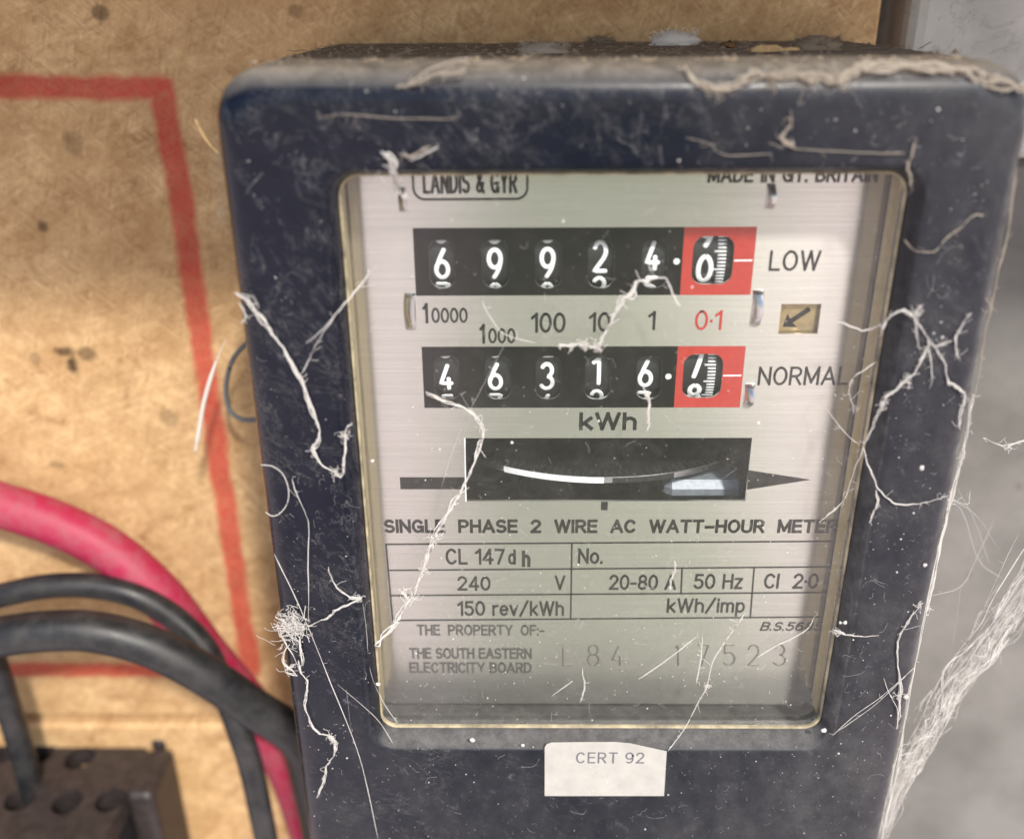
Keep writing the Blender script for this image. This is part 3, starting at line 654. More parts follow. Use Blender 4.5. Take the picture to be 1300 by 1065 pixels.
for k in range(0, 27):                                              # bright reflection on the rim left of the flag, painted white
    a = R_(-.6-k*1.0); V += [(cyx+(RD+.03)*math.sin(a), cyy-(RD+.03)*math.cos(a), cz+dz) for dz in (0, -1.35)]
    if k: F.append((2*k-2, 2*k, 2*k+1, 2*k-1))
mesh_obj('rim_glint', V, F, M['white'], disc)
# brake magnet block behind the disc
mg = slab('brake_magnet', cyx+13, cyx+30, cz-8.5, cz-4, PY+7, PY+24, M['magnet']); mg.parent = meter
mg.modifiers.new('round', 'BEVEL').width = .0015

# ---- certification sticker on the lower bezel
def sticker():
    Y = -.12
    o = [XZ(691.5, 1010, Y), XZ(843, 1010, Y), XZ(846.5, 953.5, Y), XZ(820, 948, Y), XZ(800, 943.5, Y), XZ(780, 941.8, Y), XZ(740, 942, Y), XZ(700, 942.5, Y), XZ(694, 944.5, Y), XZ(691.5, 948, Y)]
    s = flat('certification_sticker', [o], Y, .1, M['paper'], meter)
    text('lettering', 'CERT 92', 731, 817.5, 954.5, 968.5, Y, M['pencil'], s, weight=.12, space=.3)
    return s
sticker()

# ------------------------------------------------------------------ cables and wires
def atz(px, py, Z):
    d = fw*FPX + right*(px - 650) + up*(487.5 - py); t = (Z - CAM.z)/d.z
    return CAM + d*t
def cable(name, pts, rad, mat, label, cat='cable', group=None, tail=None):
    P = [at(*p) for p in pts]
    if tail: P += [P[-1] + Vector(t) for t in tail]
    path = smooth_path(P, 10); V, F = tube_geo(path, rad, 20)
    o = mesh_obj(name, V, F, mat, None, True); fixn(o)
    return tag(o, label, cat, group)
G = 'sheathed cables left of the meter'
cable('power_cable', [(-120, 640, 68), (-60, 626, 69), (0, 641, 69), (70, 664, 69), (140, 700, 68), (205, 757, 66), (264, 833, 66), (322, 903, 66), (364, 972, 66), (388, 1040, 66)], 6.2, M['redc'],
      'crimson sheathed cable sweeping down behind the black cables', 'cable', G, [(3, 0, -30), (4, 0, -80)])
cable('power_cable', [(-120, 850, 40), (-60, 822, 42), (0, 808, 44), (60, 801, 45), (120, 802, 46), (190, 820, 47), (260, 856, 48), (320, 897, 50), (375, 935, 52), (392, 985, 55)], 5.3, M['blackc'],
      'thickest black cable arching across in front towards the meter', 'cable', G, [(1, 2, -40), (1, 3, -100)])
cable('power_cable', [(-120, 790, 58), (-60, 772, 58), (0, 756, 58), (60, 744, 59), (120, 744, 60), (175, 757, 60), (225, 787, 60), (262, 826, 58), (286, 880, 54), (303, 925, 51), (319, 975, 50), (338, 1065, 50)], 3.4, M['blackc'],
      'thinner black cable between the crimson cable and the thickest black cable', 'cable', G, [(2, 0, -60)])
cable('power_cable', [(-26, 800, 63), (-12, 830, 62), (2, 870, 61), (16, 915, 61), (32, 968, 61), (40, 1000, 62)], 3.5, M['blackc'],
      'short black cable dropping into the terminal block at the left edge', 'cable', G, [(0, 0, -30)])
cable('thin_wire', [(330, 425, 66), (312, 437, 66), (295, 458, 67), (287, 490, 68), (291, 518, 68), (304, 531, 67), (322, 533, 66), (340, 530, 64)], .62, M['greyc'],
      'thin grey wire looping out behind the left edge of the meter', 'wire')
P = smooth_path([at(*p) for p in [(286, 432, 60), (276, 455, 60), (266, 485, 60), (258, 515, 60), (253, 545, 60), (248, 574, 60)]], 8)
V, F = tube_geo(P, [.12+.42*min(1, max(0, (i-6)/8))*(1 if i < len(P)-4 else .5) for i in range(len(P))], 8)
tag(mesh_obj('silk_thread', V, F, M['fluff'], None, True), 'white silk thread hanging across the red vertical painted line', 'thread')

# ------------------------------------------------------------------ terminal block
tb = empty('terminal_block', (-160, 55, -146)); off = Vector((-160, 55, -146))
tag(tb, 'dark brown moulded terminal block with round cable holes under the cables', 'terminal block')
def rel(o, par, org):
    o.parent = par; o.location = -Vector(org)*MM; return o
ZT = -153.0
def boxo(name, x0, x1, y0, y1, z0, z1, mat, bev):
    o = slab(name, x0, x1, z0, z1, y0, y1, mat); md = o.modifiers.new('round', 'BEVEL'); md.width = bev*MM; md.segments = 3; return o
xr = atz(188, 955, ZT).x
holes_ = [(atz(hx, hy, ZT), rr) for hx, hy, rr in ((2, 957, 4.2), (50, 956, 4.6), (101, 962, 4.6), (25, 1014, 4.4), (85, 1018, 4.4), (140, 1015, 4.4))]
lid = flat('top_plate', [rrect(-232, xr, 27, 75.8, 3)] + [[(c.x+rr*math.cos(2*math.pi*k/28), c.y+rr*math.sin(2*math.pi*k/28)) for k in range(28)] for c, rr in holes_], 0, 7, M['bakelite'])
for v in lid.data.vertices: v.co = Vector((v.co.x, v.co.z, ZT*MM - v.co.y))
fixn(lid); md = lid.modifiers.new('round', 'BEVEL'); md.width = .0009; md.segments = 2; md.limit_method = 'ANGLE'; rel(lid, tb, off)
rel(boxo('body', -231, xr-1, 28, 75.7, -200, ZT-7.1, M['hole'], 1.0), tb, off)
rel(boxo('end_lug', xr-.5, xr+8, 56, 75.6, -200, ZT+1.0, M['bakelite'], 2.5), tb, off)
c = atz(205, 928, ZT+3); V = []; F = []; n = 20
for k in range(n):
    a = 2*math.pi*k/n
    V += [(c.x+4.6*q_*math.cos(a), c.y+4.6*q_*math.sin(a), c.z+z_) for q_, z_ in ((.9, -4), (.9, -.8), (.7, 0), (.02, .1))]
for k in range(n):
    for j in range(3): F.append((k*4+j, ((k+1) % n)*4+j, ((k+1) % n)*4+j+1, k*4+j+1))
o = mesh_obj('screw_boss', V, F, M['bakelite'], None); fixn(o); auto_smooth(o, 40); rel(o, tb, off)

# ------------------------------------------------------------------ cobwebs
def jig(path, amp, r):
    out = []; ph = [r.uniform(0, 6.28) for _ in range(6)]
    for i, p in enumerate(path):
        t = i*.38
        out.append(p + Vector((math.sin(t*1.3+ph[0])+.6*math.sin(t*3.1+ph[1]), .5*math.sin(t*1.7+ph[2]), math.sin(t*1.1+ph[3])+.6*math.sin(t*2.7+ph[4])))*amp*.36)
    return out
def strand_geo(pts, rad, r, V, F, amp=.25, sub=8, fuzz=0, Y=-.5, knots=(), n=6, taper=True):
    P = [at(p[0], p[1], p[2] if len(p) > 2 else Y) for p in pts]
    path = jig(smooth_path(P, sub), amp*(1 if rad > .1 else .5), r); m = len(path)
    w0 = 1.0; R = []
    for i in range(m):
        w0 += r.uniform(-.22, .22); w0 = min(1.5, max(.55, w0))
        e = min(1, .35+min(i, m-1-i)/3) if taper else 1
        R.append(rad*w0*e)
    for kx, ky, kr in knots:
        kp = at(kx, ky, P[len(P)//2].y); bi = min(range(m), key=lambda i: (path[i].x-kp.x)**2+(path[i].z-kp.z)**2)
        for d in range(-3, 4):
            if 0 <= bi+d < m: R[bi+d] = max(R[bi+d], kr*.6*math.exp(-d*d/3.0)*r.uniform(.8, 1.15))
    if rad < .14: tube_geo(path, [q_*.85 for q_ in R], n, V, F)
    else:                                                           # thicker strands are several filaments that part and rejoin
        nf = 6 if rad < .45 else 9
        for k in range(nf):
            ph = [r.uniform(0, 6.28) for _ in range(4)]; fq = r.uniform(.12, .35); pp = []; rr = []
            for i, p in enumerate(path):
                sp = R[i]*(.75+.5*math.sin(i*.21+ph[0]))
                pp.append(p+Vector((math.sin(i*fq+ph[1]), .6*math.sin(i*fq*1.3+ph[2]), math.cos(i*fq*1.1+ph[3])))*sp); rr.append(max(.03, R[i]*r.uniform(.22, .42)))
            i0 = 0 if k < 3 else r.randrange(0, max(1, m//3)); i1 = m if k < 3 else r.randrange(max(i0+4, 2*m//3), m+1) if m > i0+5 else m
            if i1-i0 > 2: tube_geo(pp[i0:i1], rr[i0:i1], 5, V, F, caps=False)
    for kx, ky, kr in knots:                                        # snarls
        kp = at(kx, ky, P[len(P)//2].y)
        for _ in range(14):
            p = [kp+Vector((r.gauss(0, .4), -abs(r.gauss(0, .3)), r.gauss(0, .4)))*kr]
            for _ in range(4): p.append(p[-1]+Vector((r.gauss(0, 1), r.gauss(0, .5), r.gauss(0, 1)))*kr*.75)
            tube_geo(smooth_path(p, 3), r.uniform(.03, .06), 4, V, F, caps=False)
    for _ in range(int(fuzz*.65)):                                           # loose silk along the strand
        i = r.randrange(m); p = path[i]; d = Vector((r.gauss(0, 1), r.gauss(0, .4), r.gauss(0, 1))).normalized()
        L = r.uniform(.3, 1.5); q1 = p+d*L*.5+Vector((r.gauss(0, .25), -.1, r.gauss(0, .25)))*L; q2 = p+d*L+Vector((r.gauss(0, .5), .1, r.gauss(0, .5)))*L
        tube_geo(smooth_path([p, q1, q2], 4), [rad*.12+.018]*9, 4, V, F, caps=False)
def web(label, pts, rad, mat='web', name='cobweb_strand', fuzz=10, amp=.25, Y=-.5, knots=(), extra=(), group=None, sub=8, seed=None):
    r = random.Random(seed if seed is not None else int(pts[0][0]*7+pts[0][1]*13))
    V = []; F = []
    strand_geo(pts, rad, r, V, F, amp, sub, fuzz, Y, knots)
    for ex in extra: strand_geo(ex[0], ex[1], r, V, F, amp, sub, int(fuzz*.4), Y)
    o = mesh_obj(name, V, F, M[mat], None, True)
    return tag(o, label, 'cobweb', group)
GB, GG = 'cobweb strands on the black bezel', 'cobweb strands across the window'
web('thick kinked cobweb strand running down the left bezel to a sharp hook', [(298, 371), (314, 384), (331, 404), (345, 424), (359, 441), (375, 468), (388, 498), (400, 530), (406, 546), (403, 560), (397, 573), (408, 588), (424, 600), (433, 605), (437, 590), (438, 565), (441, 543), (446, 536)], .27, group=GB, fuzz=26,
    knots=((438, 552, .5), (426, 598, .45)), extra=[([(300, 372), (322, 378), (329, 392)], .10), ([(303, 385), (312, 400), (306, 410)], .14)])
web('fine cobweb line rising from the kinked strand to the window corner', [(383, 476), (396, 448), (412, 420), (432, 392), (448, 374, 3), (462, 356, 4.4), (470, 342, 4.6)], .13, group=GB, fuzz=12, extra=[([(388, 436), (410, 418), (438, 384)], .07), ([(455, 366, 4), (478, 338, 4.6)], .09)])
web('bent white cobweb strand hanging over the left half of the rotor slot', [(540, 497, 4.6), (562, 508, 4.6), (588, 518, 4.6), (606, 530, 4.6), (613, 546, 4.6), (610, 563, 4.4), (601, 588, 4.2), (588, 618, 4), (572, 648, 3.8), (553, 677, 3.6), (546, 695, 3.6), (537, 720, 3.6), (529, 745, 3.4), (516, 768, 3.2), (501, 790, 2.6), (487, 808, 2), (475, 820, 1.2)], .38, group=GG, fuzz=24,
    knots=((549, 682, .72), (516, 760, .8), (537, 722, .5)), extra=[([(520, 762, 3), (511, 752, 3), (522, 745, 3)], .25), ([(585, 500, 4.6), (612, 545, 4.6)], .05), ([(640, 440, 4.6), (585, 545, 4.6), (560, 620, 4.6)], .04)])
web('zigzag white cobweb strand crossing the numerals between the two registers', [(832, 352, 4.6), (818, 356, 4.6), (806, 360, 4.5), (803, 374, 4.4), (789, 380, 4.3), (781, 398, 4.2), (771, 418, 4.1), (761, 436, 4), (752, 441, 4), (744, 438, 4), (731, 437, 4), (717, 441, 4), (708, 440, 4)], .32, group=GG, fuzz=24, knots=((757, 440, .6), (740, 438, .45)),
    extra=[([(826, 345, 4.6), (822, 330, 4.6), (830, 352, 4.6)], .09), ([(832, 352, 4.6), (846, 354, 4.6), (853, 372, 4.6), (864, 389, 4.6)], .13), ([(612, 383, 4.6), (622, 402, 4.6), (640, 424, 4.6), (680, 436, 4.6)], .09)])
web('short white cobweb strand dropping from the lower register beside kWh', [(816, 490, 4.6), (821, 500, 4.5), (824, 515, 4.5), (823, 535, 4.5), (822, 547, 4.5)], .2, group=GG, fuzz=6)
web('pale cobweb tuft hanging over the top window edge beside the maker name', [(490, 196, -.5), (496, 206, -.5), (498, 218, .5), (503, 232, 4.5), (508, 246, 4.6), (513, 254, 4.6)], .42, group=GG, fuzz=30, extra=[([(496, 206), (478, 222, 2), (470, 226, 3)], .1), ([(522, 205), (540, 195), (555, 188)], .13)])
web('hanging cobweb thread below the dust knot on the left bezel', [(378, 838), (384, 856), (391, 866), (388, 884), (388, 900), (395, 918), (405, 930), (418, 934), (426, 944), (424, 958), (416, 970), (410, 990), (402, 1012)], .24, group=GB, fuzz=26, knots=((420, 935, .5),))
web('long straight fine web line from the left bezel edge to the bottom', [(348, 703), (372, 752), (393, 800), (417, 860), (447, 934), (463, 985), (480, 1065)], .10, group=GB, fuzz=8, amp=.08, extra=[([(440, 875), (446, 930)], .05), ([(428, 868), (478, 912), (500, 945)], .05)])
web('fine vertical web thread on the left bezel below the curled hair', [(371, 608), (376, 626), (388, 652), (392, 672), (391, 720), (392, 760), (391, 792)], .09, group=GB, fuzz=10, amp=.15)
web('small forked cobweb on the left bezel beside the window table', [(417, 720), (422, 736), (432, 750), (446, 758), (458, 760), (444, 766), (428, 773), (420, 782), (405, 789), (391, 795)], .19, group=GB, fuzz=10, knots=((456, 760, .3),))
web('fine web line down the left window edge to its bottom corner', [(454, 728, 1), (464, 790, 1.5), (470, 850, 2), (486, 890, 3.5), (508, 922, 4.5)], .07, group=GG, fuzz=5, amp=.08)
# knot of dust and silk on the left edge
r = random.Random(5); V = []; F = []
for k in range(150):
    c = at(371+r.gauss(0, 8), 796+r.gauss(0, 9), -.6-abs(r.gauss(0, .7)))
    p = [c]; d = Vector((r.gauss(0, 1), r.gauss(0, .5), r.gauss(0, 1)))
    for _ in range(4): d = d*.6+Vector((r.gauss(0, 1), r.gauss(0, .5), r.gauss(0, 1)))*.6; p.append(p[-1]+d*.55)
    tube_geo(smooth_path(p, 3), r.uniform(.035, .09), 4, V, F, caps=False)
for a in ([(356, 800), (364, 820), (377, 842)], [(380, 808), (382, 826), (384, 845)], [(364, 820), (360, 840), (375, 855)], [(377, 842), (362, 852), (378, 858)], [(382, 826), (368, 846)], [(360, 838), (357, 822)]):
    strand_geo(a, .2, r, V, F, .2, 6, 8)
tag(mesh_obj('dust_knot', V, F, M['web'], None, True), 'matted knot of dusty silk on the left edge of the meter', 'cobweb')
# right bezel
web('branching white cobweb on the right bezel beside the window', [(1119, 421), (1128, 405), (1141, 394), (1152, 396), (1160, 403), (1168, 416), (1180, 434), (1173, 448), (1165, 468), (1150, 483), (1135, 497), (1121, 509), (1117, 522), (1108, 540), (1097, 565)], .18, group=GB, fuzz=40, knots=((1150, 484, .5), (1162, 400, .4), (1120, 512, .35)),
    extra=[([(1160, 403), (1166, 392), (1170, 388)], .22), ([(1180, 434), (1190, 444), (1198, 460), (1204, 482), (1213, 491), (1223, 498), (1225, 510), (1220, 520), (1219, 545)], .17), ([(1186, 440), (1200, 436), (1209, 432)], .14), ([(1178, 440), (1182, 460), (1184, 484)], .08), ([(1162, 410), (1165, 432), (1168, 445)], .1),
           ([(1219, 458), (1214, 444), (1215, 425), (1224, 409), (1232, 398)], .15)])
web('smooth looping web thread on the upper right bezel', [(1148, 305), (1157, 315), (1170, 320), (1187, 319), (1198, 306), (1210, 296), (1222, 288), (1231, 277), (1241, 273), (1248, 274)], .11, 'dirty', group=GB, fuzz=5, amp=.12)
web('fine vertical web on the bezel at the top right window corner', [(1163, 178), (1158, 195), (1153, 210), (1156, 228), (1157, 236)], .13, 'dirty', group=GB, fuzz=8)
web('curved web thread linking the window edge to the right bezel edge', [(1096, 567, 2), (1100, 584, 1), (1107, 602), (1118, 624), (1133, 637), (1152, 641), (1172, 638), (1190, 634), (1206, 628)], .11, group=GB, fuzz=14, extra=[([(1113, 622), (1113, 640), (1108, 652), (1104, 664)], .15), ([(1096, 567, 3), (1086, 595, 4.6), (1070, 635, 4.6), (1050, 655, 4.6), (1040, 662, 4.6)], .14)])
web('hanging web thread on the lower right bezel', [(1169, 765), (1163, 775), (1152, 790), (1143, 806), (1139, 824), (1141, 850), (1143, 880), (1141, 905), (1138, 925)], .20, group=GB, fuzz=20, knots=((1167, 768, .35), (1141, 882, .4)))
web('pair of straight web lines crossing the lower right bezel corner', [(1162, 846), (1140, 866), (1115, 887), (1085, 908), (1056, 934)], .10, group=GB, fuzz=6, amp=.08, extra=[([(1150, 858), (1110, 895), (1064, 928)], .06), ([(1122, 860), (1128, 878), (1140, 900)], .07)])
web('small white web scrap on the right window edge above the corner', [(1062, 801), (1068, 803), (1078, 806), (1095, 808), (1115, 806)], .14, group=GB, fuzz=8, knots=((1064, 802, .55),))
web('diagonal scratch-like web line across the serial number', [(945, 779, 4.6), (934, 796, 4.6), (922, 812, 4.6), (905, 840, 4.6), (897, 872, 4.6), (886, 892, 4.5), (872, 920, 3.5), (858, 940, 1), (848, 953, -.3)], .10, group=GG, fuzz=30, amp=.12, knots=((897, 871, .35),), extra=[([(884, 808, 4.6), (850, 835, 4.6), (811, 862, 4.6)], .08), ([(1034, 782, 4.6), (1027, 796, 4.6), (1010, 808, 4.6), (985, 820, 4.6), (960, 835, 4.6)], .08), ([(892, 808, 4.6), (889, 840, 4.6), (884, 868, 4.6)], .13)])
web('white web thread over the ampere figure in the table', [(857, 712, 4.6), (856, 725, 4.6), (852, 738, 4.6), (851, 748, 4.6)], .17, group=GG, fuzz=6)
web('hooked white fibre below the letter L of the serial number', [(739, 848, 4.6), (742, 865, 4.6), (740, 882, 4.6), (736, 892, 4.6)], .14, group=GG, fuzz=4, extra=[([(727, 864, 4.6), (712, 875, 4.6), (700, 884, 4.6)], .08)])
web('white web wisp lying over the end of the word NORMAL', [(1112, 460, 4.6), (1090, 474, 4.6), (1078, 490, 4.6), (1080, 505, 4.6), (1084, 526, 4.6)], .11, group=GG, fuzz=12, extra=[([(1062, 408, 4.6), (1085, 416, 4.6), (1100, 420, 4.6), (1118, 412, 3)], .13), ([(1050, 520, 4.6), (1075, 552, 4.6), (1092, 565, 4.6)], .1)])
web('knobbly white silk along the right edge of the meter', [(1236, 500, 2), (1228, 545, 2.2), (1222, 575, 2.4), (1211, 615, 2.6), (1200, 664, 2.6), (1188, 715, 2.8), (1176, 772, 2.8), (1164, 830, 3), (1152, 895, 3), (1139, 968, 3), (1120, 1065, 3)], .26, fuzz=60, amp=.2, group=GB, knots=((1203, 632, .6), (1176, 770, .5)))
web('grey silk line down the upper right edge of the meter', [(1290, 215, 1.5), (1280, 290, 2), (1268, 345, 2), (1256, 400, 2), (1246, 455, 2), (1238, 500, 2)], .18, 'dirty', fuzz=20, group=GB, amp=.2, extra=[([(1246, 375, 1), (1256, 385, 1), (1258, 402, 1)], .2)])
# thick web rope hanging between the meter and the wall
r = random.Random(21); V = []; F = []
for k in range(70):
    o1 = r.gauss(0, 15); o2 = r.gauss(0, 9); sp = r.uniform(-.06, .12); y0 = r.uniform(14, 34)
    t0, t1 = (0, 1) if k < 40 else sorted((r.random(), r.random()))
    if t1-t0 < .2: t1 = t0+.3
    ctr = [(1345, 690), (1300, 752), (1266, 800), (1240, 838), (1213, 872), (1190, 912), (1168, 950), (1146, 990), (1112, 1065)]
    pts = []
    for j in range(9):
        t = t0+(t1-t0)*j/8; q_ = t*8; i0 = min(7, int(q_)); fr = q_-i0
        x = ctr[i0][0]*(1-fr)+ctr[i0+1][0]*fr; y = ctr[i0][1]*(1-fr)+ctr[i0+1][1]*fr
        wd = 1.5-1.0*t
        pts.append((x+(o1*wd+r.gauss(0, 6))*.75, y+(o2*wd+r.gauss(0, 6))*.75, y0-8*t+r.gauss(0, 1.5)))
    strand_geo(pts, r.choice((.04, .05, .06, .08, .12, .15)), r, V, F, .5, 5, 7, n=5)
tag(mesh_obj('cobweb_rope', V, F, M['web'], None, True), 'thick rope of white cobwebs slung at the lower right beside the meter', 'cobweb')
# loose webs on the wall side
web('fine web lines in the grey gap right of the meter', [(1180, 757, 8), (1220, 744, 20), (1239, 710, 30), (1262, 660, 50)], .10, 'fine', group='webs beside the right edge', fuzz=4, amp=.08, extra=[([(1220, 744, 20), (1215, 780, 20), (1208, 828, 20)], .08)])
web('veil of pale silk fanning from the right edge of the meter', [(1204, 632, 4), (1222, 650, 12), (1234, 690, 20), (1250, 720, 26), (1275, 735, 30)], .12, 'fine', fuzz=14, group='webs beside the right edge', extra=[([(1204, 632, 4), (1240, 655, 15), (1270, 700, 28)], .12), ([(1204, 632, 4), (1228, 640, 12), (1232, 622, 16)], .12), ([(1216, 620, 4), (1240, 668, 20), (1256, 716, 26)], .1)])
web('white web scrap floating beside the upper right bezel edge', [(1248, 556, 10), (1262, 562, 12), (1278, 566, 14), (1290, 562, 15), (1310, 556, 16)], .16, group='webs beside the right edge', fuzz=16, knots=((1280, 566, .5),))
# top bezel
web('beige rope of dusty web along the top right edge of the bezel', [(872, 88, 1), (884, 102, .3), (898, 110, -.1), (912, 114, -.2), (930, 108, 0), (950, 100, .3), (966, 94, .5), (985, 97, .4), (1005, 93, .4), (1030, 99, .2), (1050, 97, .2), (1066, 103, 0), (1078, 92, .5), (1095, 86, .9), (1130, 84, 1), (1170, 84, 1), (1210, 88, .8), (1240, 92, .6), (1258, 103, .2), (1280, 110, 0), (1300, 108, .2)], .52, 'dirty', 'dusty_web_rope', 70, .5, group=None, knots=((980, 98, 1.1), (1000, 96, 1.0), (1030, 98, 1.0), (1066, 102, 1.3), (912, 113, .8)))
web('fan of dusty silk on the top left bezel', [(502, 112), (520, 108), (545, 98), (575, 92), (592, 90)], .22, 'dirty', group=GB, fuzz=30, extra=[([(512, 112), (548, 88), (600, 72, .6)], .12), ([(520, 108), (560, 82, .3), (640, 80, .5)], .1), ([(515, 110), (556, 94), (580, 82)], .12), ([(400, 150), (440, 146), (500, 150), (580, 152)], .07)])
web('squiggle of beige web on the top bezel over the window', [(1002, 150), (1004, 158), (998, 166), (992, 176), (1002, 184), (1012, 190)], .26, 'dirty', group=GB, fuzz=16, extra=[([(1012, 190), (1060, 192), (1110, 195), (1150, 194)], .07), ([(870, 175), (900, 182), (920, 197), (980, 195)], .08)])
web('pale web crease on the top bezel over the maker name', [(508, 195), (522, 200), (534, 192), (548, 186)], .14, 'dirty', group=GB, fuzz=10)
# curled hair, edge fuzz
P = smooth_path([at(x, y, -.5-.25*i) for i, (x, y) in enumerate([(331, 590), (346, 592), (359, 602), (366, 620), (365, 638), (356, 651), (346, 655), (337, 650)])], 8)
V, F = tube_geo(P, .085, 6); tag(mesh_obj('curled_hair', V, F, M['hair'], None, True), 'single pale curled hair on the left bezel edge', 'hair')
r = random.Random(3); V = []; F = []
for k in range(60):
    y = r.uniform(165, 285); x = 274+(y-165)*.1-abs(r.gauss(0, 4)); strand_geo([(x, y, 8), (x+r.gauss(0, 6), y+r.uniform(4, 12), 8), (x+r.gauss(0, 6), y+r.uniform(10, 26), 7)], .045, r, V, F, .2, 4, 0, n=4)
tag(mesh_obj('edge_fuzz', V, F, M['dust'], None, True), 'grey fuzz of old web on the upper left edge of the meter', 'cobweb')
P = smooth_path([at(x, y, 10) for x, y in [(248, 152), (258, 172), (268, 186), (280, 198)]], 6)
V, F = tube_geo(P, .16, 6); tag(mesh_obj('straw_fibre', V, F, M['wood'], None, True), 'straw coloured fibre poking out at the upper left edge', 'fibre')

# ------------------------------------------------------------------ uncountable dust
r = random.Random(77); V = []; F = []
def hair(px, py, Y, L, rad):
    c = at(px, py, Y); a = r.uniform(0, 6.28); p = [c]; k = r.gauss(0, .32)
    for _ in range(4):
        a += k+r.gauss(0, .45); p.append(p[-1]+Vector((math.cos(a), 0, math.sin(a)))*L/4)
        p[-1].y = Y-abs(r.gauss(0, .12))
    tube_geo(smooth_path(p, 3), rad, 4, V, F, caps=False)
def on_bezel(px, py):
    left = 275+(py-110)*.121; rgt = 1290-(py-110)*.175
    wl_ = 432+(py-226)*.081; wr_ = 1150-(py-219)*.158
    return left+12 < px < rgt-14 and 95 < py and not (wl_-12 < px < wr_+26 and 216 < py < 945)
def on_glass(px, py): return 436+(py-226)*.081 < px < 1146-(py-219)*.158 and 228 < py < 915
nb = 0
while nb < 300:
    x, y = r.uniform(270, 1300), r.uniform(95, 1065)
    if on_bezel(x, y) and (r.random() < .3+.4*(x > 1050)+.3*(y > 600)): hair(x, y, -.12, .3+min(5, r.expovariate(.9)), r.choice((.018, .022, .028, .036))); nb += 1
nb = 0
while nb < 240:
    x, y = r.uniform(430, 1150), r.uniform(220, 920)
    if on_glass(x, y) and r.random() < .15+.7*((y-220)/700)**2+.25*(x > 950): hair(x, y, LIP-.05, r.uniform(.4, 2.6), r.choice((.018, .024, .035))); nb += 1
tag(mesh_obj('dust_fibres', V, F, M['fine'], None, True), 'tiny pale dust fibres scattered over the bezel and window', 'dust', kind='stuff')
V = []; F = []
def speck(px, py, Y, s):
    c = at(px, py, Y); base = len(V); m_ = 5 if s < .15 else 9
    for j, (q_, h_) in enumerate(((1, 0), (.75, .4))):
        for k in range(m_): a = 2*math.pi*k/m_; w_ = s*q_*r.uniform(.65, 1.2); V.append(c+Vector((w_*math.cos(a), -s*h_, w_*math.sin(a))))
    V.append(c+Vector((0, -s*.6, 0)))
    for k in range(m_): F.append((base+k, base+(k+1) % m_, base+m_+(k+1) % m_, base+m_+k)); F.append((base+m_+k, base+m_+(k+1) % m_, base+2*m_))
nb = 0
while nb < 800:
    x, y = r.uniform(270, 1300), r.uniform(95, 1065)
    if on_bezel(x, y) and r.random() < .1+.45*(x > 1000)+.45*(y > 650): speck(x, y, -.08, min(.3, r.expovariate(26)+.02)); nb += 1
nb = 0
while nb < 520:
    x, y = r.uniform(430, 1150), r.uniform(220, 920)
    if on_glass(x, y) and r.random() < .08+.9*((y-220)/700)**3: speck(x, y, LIP+.02, min(.25, r.expovariate(26)+.02)); nb += 1
for x, y, s in ((1170, 594, .5), (1012, 937, .0), (1067, 790, .35), (1073, 790, .45), (1174, 717, .5), (1150, 884, .6), (600, 939, .55), (664, 946, .4), (1046, 927, .6), (650, 562, .3), (963, 537, .35), (473, 585, .35), (480, 868, .5)):
    if s: speck(x, y, -.1 if not on_glass(x, y) else LIP, s)
tag(mesh_obj('dust_specks', V, F, M['web'], None), 'white dust specks sprinkled over the bezel and window', 'dust', kind='stuff')

# ------------------------------------------------------------------ litter on top of the meter
ZTOP = HT
def blob_geo(c, a, b_, h, r, n=14, m=8, rough=.18):
    V = []; F = []
    for j in range(m+1):
        th = math.pi/2*j/m
        for k in range(n):
            ph = 2*math.pi*k/n; q_ = 1+r.gauss(0, rough)
            V.append((c.x+a*math.cos(ph)*math.cos(th)*q_, c.y+b_*math.sin(ph)*math.cos(th)*q_, c.z+h*math.sin(th)*(1+r.gauss(0, rough*.5))))
    for j in range(m):
        for k in range(n): F.append((j*n+k, j*n+(k+1) % n, (j+1)*n+(k+1) % n, (j+1)*n+k))
    return V, F
def litter(name, label, cat, px, py, a, b_, h, mat, fuzz=0, seed=1, rough=.18):
    r = random.Random(seed); c = atz(px, py, ZTOP-.1); V, F = blob_geo(c, a, b_, h, r, rough=rough)
    for _ in range(fuzz):
        ph = r.uniform(0, 6.28); p = c+Vector((a*.8*math.cos(ph), b_*.8*math.sin(ph), h*r.uniform(.2, .9))); d = Vector((math.cos(ph), math.sin(ph), r.gauss(.4, .6)))
        tube_geo(smooth_path([p, p+d*h*.15+Vector((r.gauss(0, .3), 0, r.gauss(0, .3))), p+d*h*.3+Vector((r.gauss(0, .5), 0, r.gauss(0, .3)))], 4), .05, 4, V, F, caps=False)
    return tag(mesh_obj(name, V, F, mat, None, True), label, cat)
litter('silk_cocoon', 'white silk cocoon lying on top of the meter', 'cocoon', 855, 58, 5.2, 3.6, 2.9, M['fluff'], 90, 4)
litter('dust_clump', 'grey clump of fluff on top of the meter right of the wood splinter', 'dust clump', 1036, 64, 4.5, 3, 2.6, M['dust'], 110, 5, .1)
litter('dust_clump', 'beige clump of fluff at the top front edge left of the cocoon', 'dust clump', 690, 68, 4.6, 2.6, 1.9, M['dirty'], 120, 6, .1)
litter('debris_crumb', 'rust brown crumb standing on top of the meter', 'debris', 603, 52, 1.9, 1.6, 3.0, M['brown'], 14, 7, .3)
litter('debris_crumb', 'small dark crumb beside the rust brown one on the top', 'debris', 577, 53, 1.0, 1.0, 2.4, M['brown'], 8, 8, .3)
litter('debris_crumb', 'reddish crumb on the top between cocoon and wood splinter', 'debris', 926, 62, 1.6, 1.2, 1.3, M['brown'], 8, 9, .3)
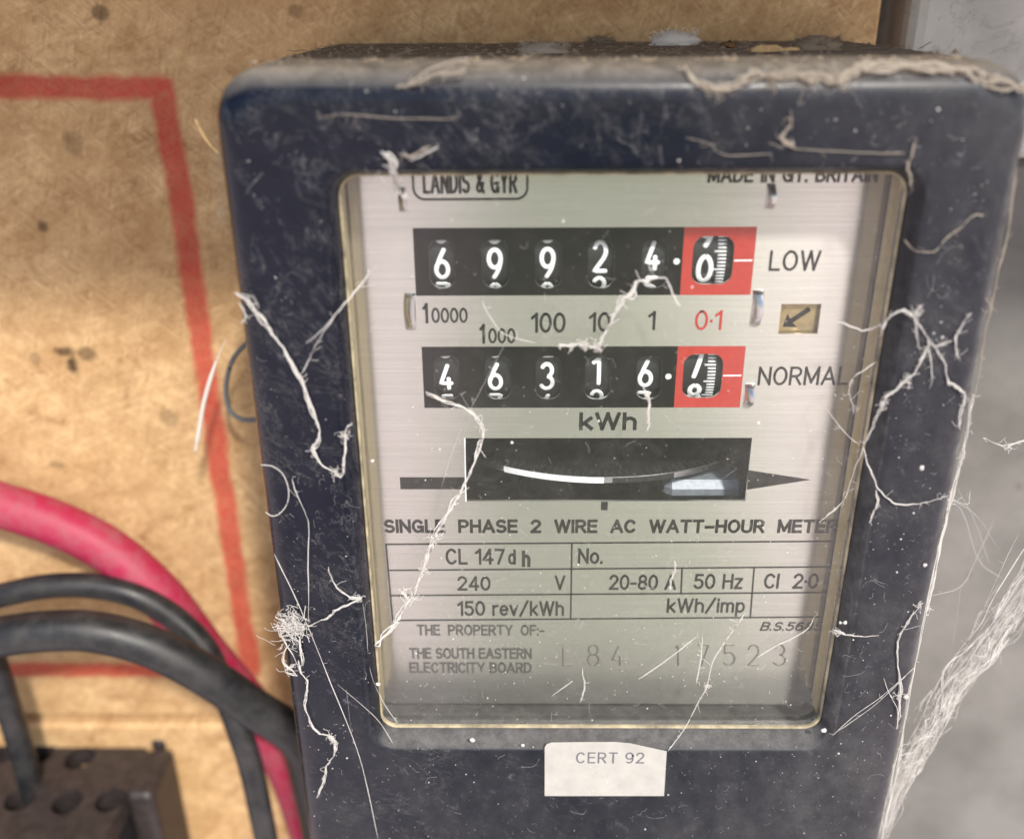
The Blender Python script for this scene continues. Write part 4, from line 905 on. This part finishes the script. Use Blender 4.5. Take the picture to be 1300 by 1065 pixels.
litter('debris_crumb', 'tangled brown crumb on the top left of the cocoon', 'debris', 762, 55, 3.0, 2.0, 1.4, M['dust'], 50, 10, .3)
def splinter(label, p, q_, wd, h):
    a = atz(*p, ZTOP+.2); b_ = atz(*q_, ZTOP+.4); d = (b_-a); n = Vector((-d.y, d.x, 0)).normalized()*wd
    V = []; F = []
    for i in range(7):
        t = i/6; c = a+d*t; k = (.35+.65*math.sin(math.pi*min(1, t*1.3+.1)))
        V += [c-n*k, c+n*k, c+n*k*.8+Vector((0, 0, h*k)), c-n*k*.7+Vector((0, 0, h*(k+.2*(i % 2))))]
    for i in range(6):
        for j in range(4): F.append((i*4+j, i*4+(j+1) % 4, i*4+4+(j+1) % 4, i*4+4+j))
    F += [(3, 2, 1, 0), (24, 25, 26, 27)]
    o = mesh_obj('wood_splinter', V, F, M['wood']); fixn(o); return tag(o, label, 'splinter')
splinter('pale wood splinter lying on top of the meter', (952, 67), (1014, 64), .9, 1.1)
splinter('thin straw sliver on the top beside the rust brown crumb', (612, 56), (642, 55), .35, .35)
r = random.Random(9); V = []; F = []
for k in range(900):
    x = r.uniform(-60, 60); y = 6+70*r.random()**1.3; c = Vector((x, y, ZTOP+.02)); s = min(.9, r.expovariate(5)+.08); base = len(V)
    V.extend([c+Vector((s*r.uniform(.5, 1.3), 0, 0)), c+Vector((-s, 0, 0)), c+Vector((0, s, 0)), c+Vector((0, -s, 0)), c+Vector((0, 0, s*r.uniform(.4, 1)))])
    for t in ((0, 2, 4), (2, 1, 4), (1, 3, 4), (3, 0, 4)): F.append(tuple(base+i for i in t))
for k in range(160):
    x = r.uniform(-60, 60); y = r.uniform(4, 74); p = [Vector((x, y, ZTOP+.1))]; a = r.uniform(0, 6.28)
    for _ in range(3): a += r.gauss(0, .7); p.append(p[-1]+Vector((math.cos(a), math.sin(a), r.gauss(.1, .25)))*r.uniform(.6, 1.4))
    tube_geo(smooth_path(p, 3), r.uniform(.04, .09), 4, V, F, caps=False)
tag(mesh_obj('top_grit', V, F, M['dust'], None), 'gritty grey dust covering the top of the meter', 'dust', kind='stuff')
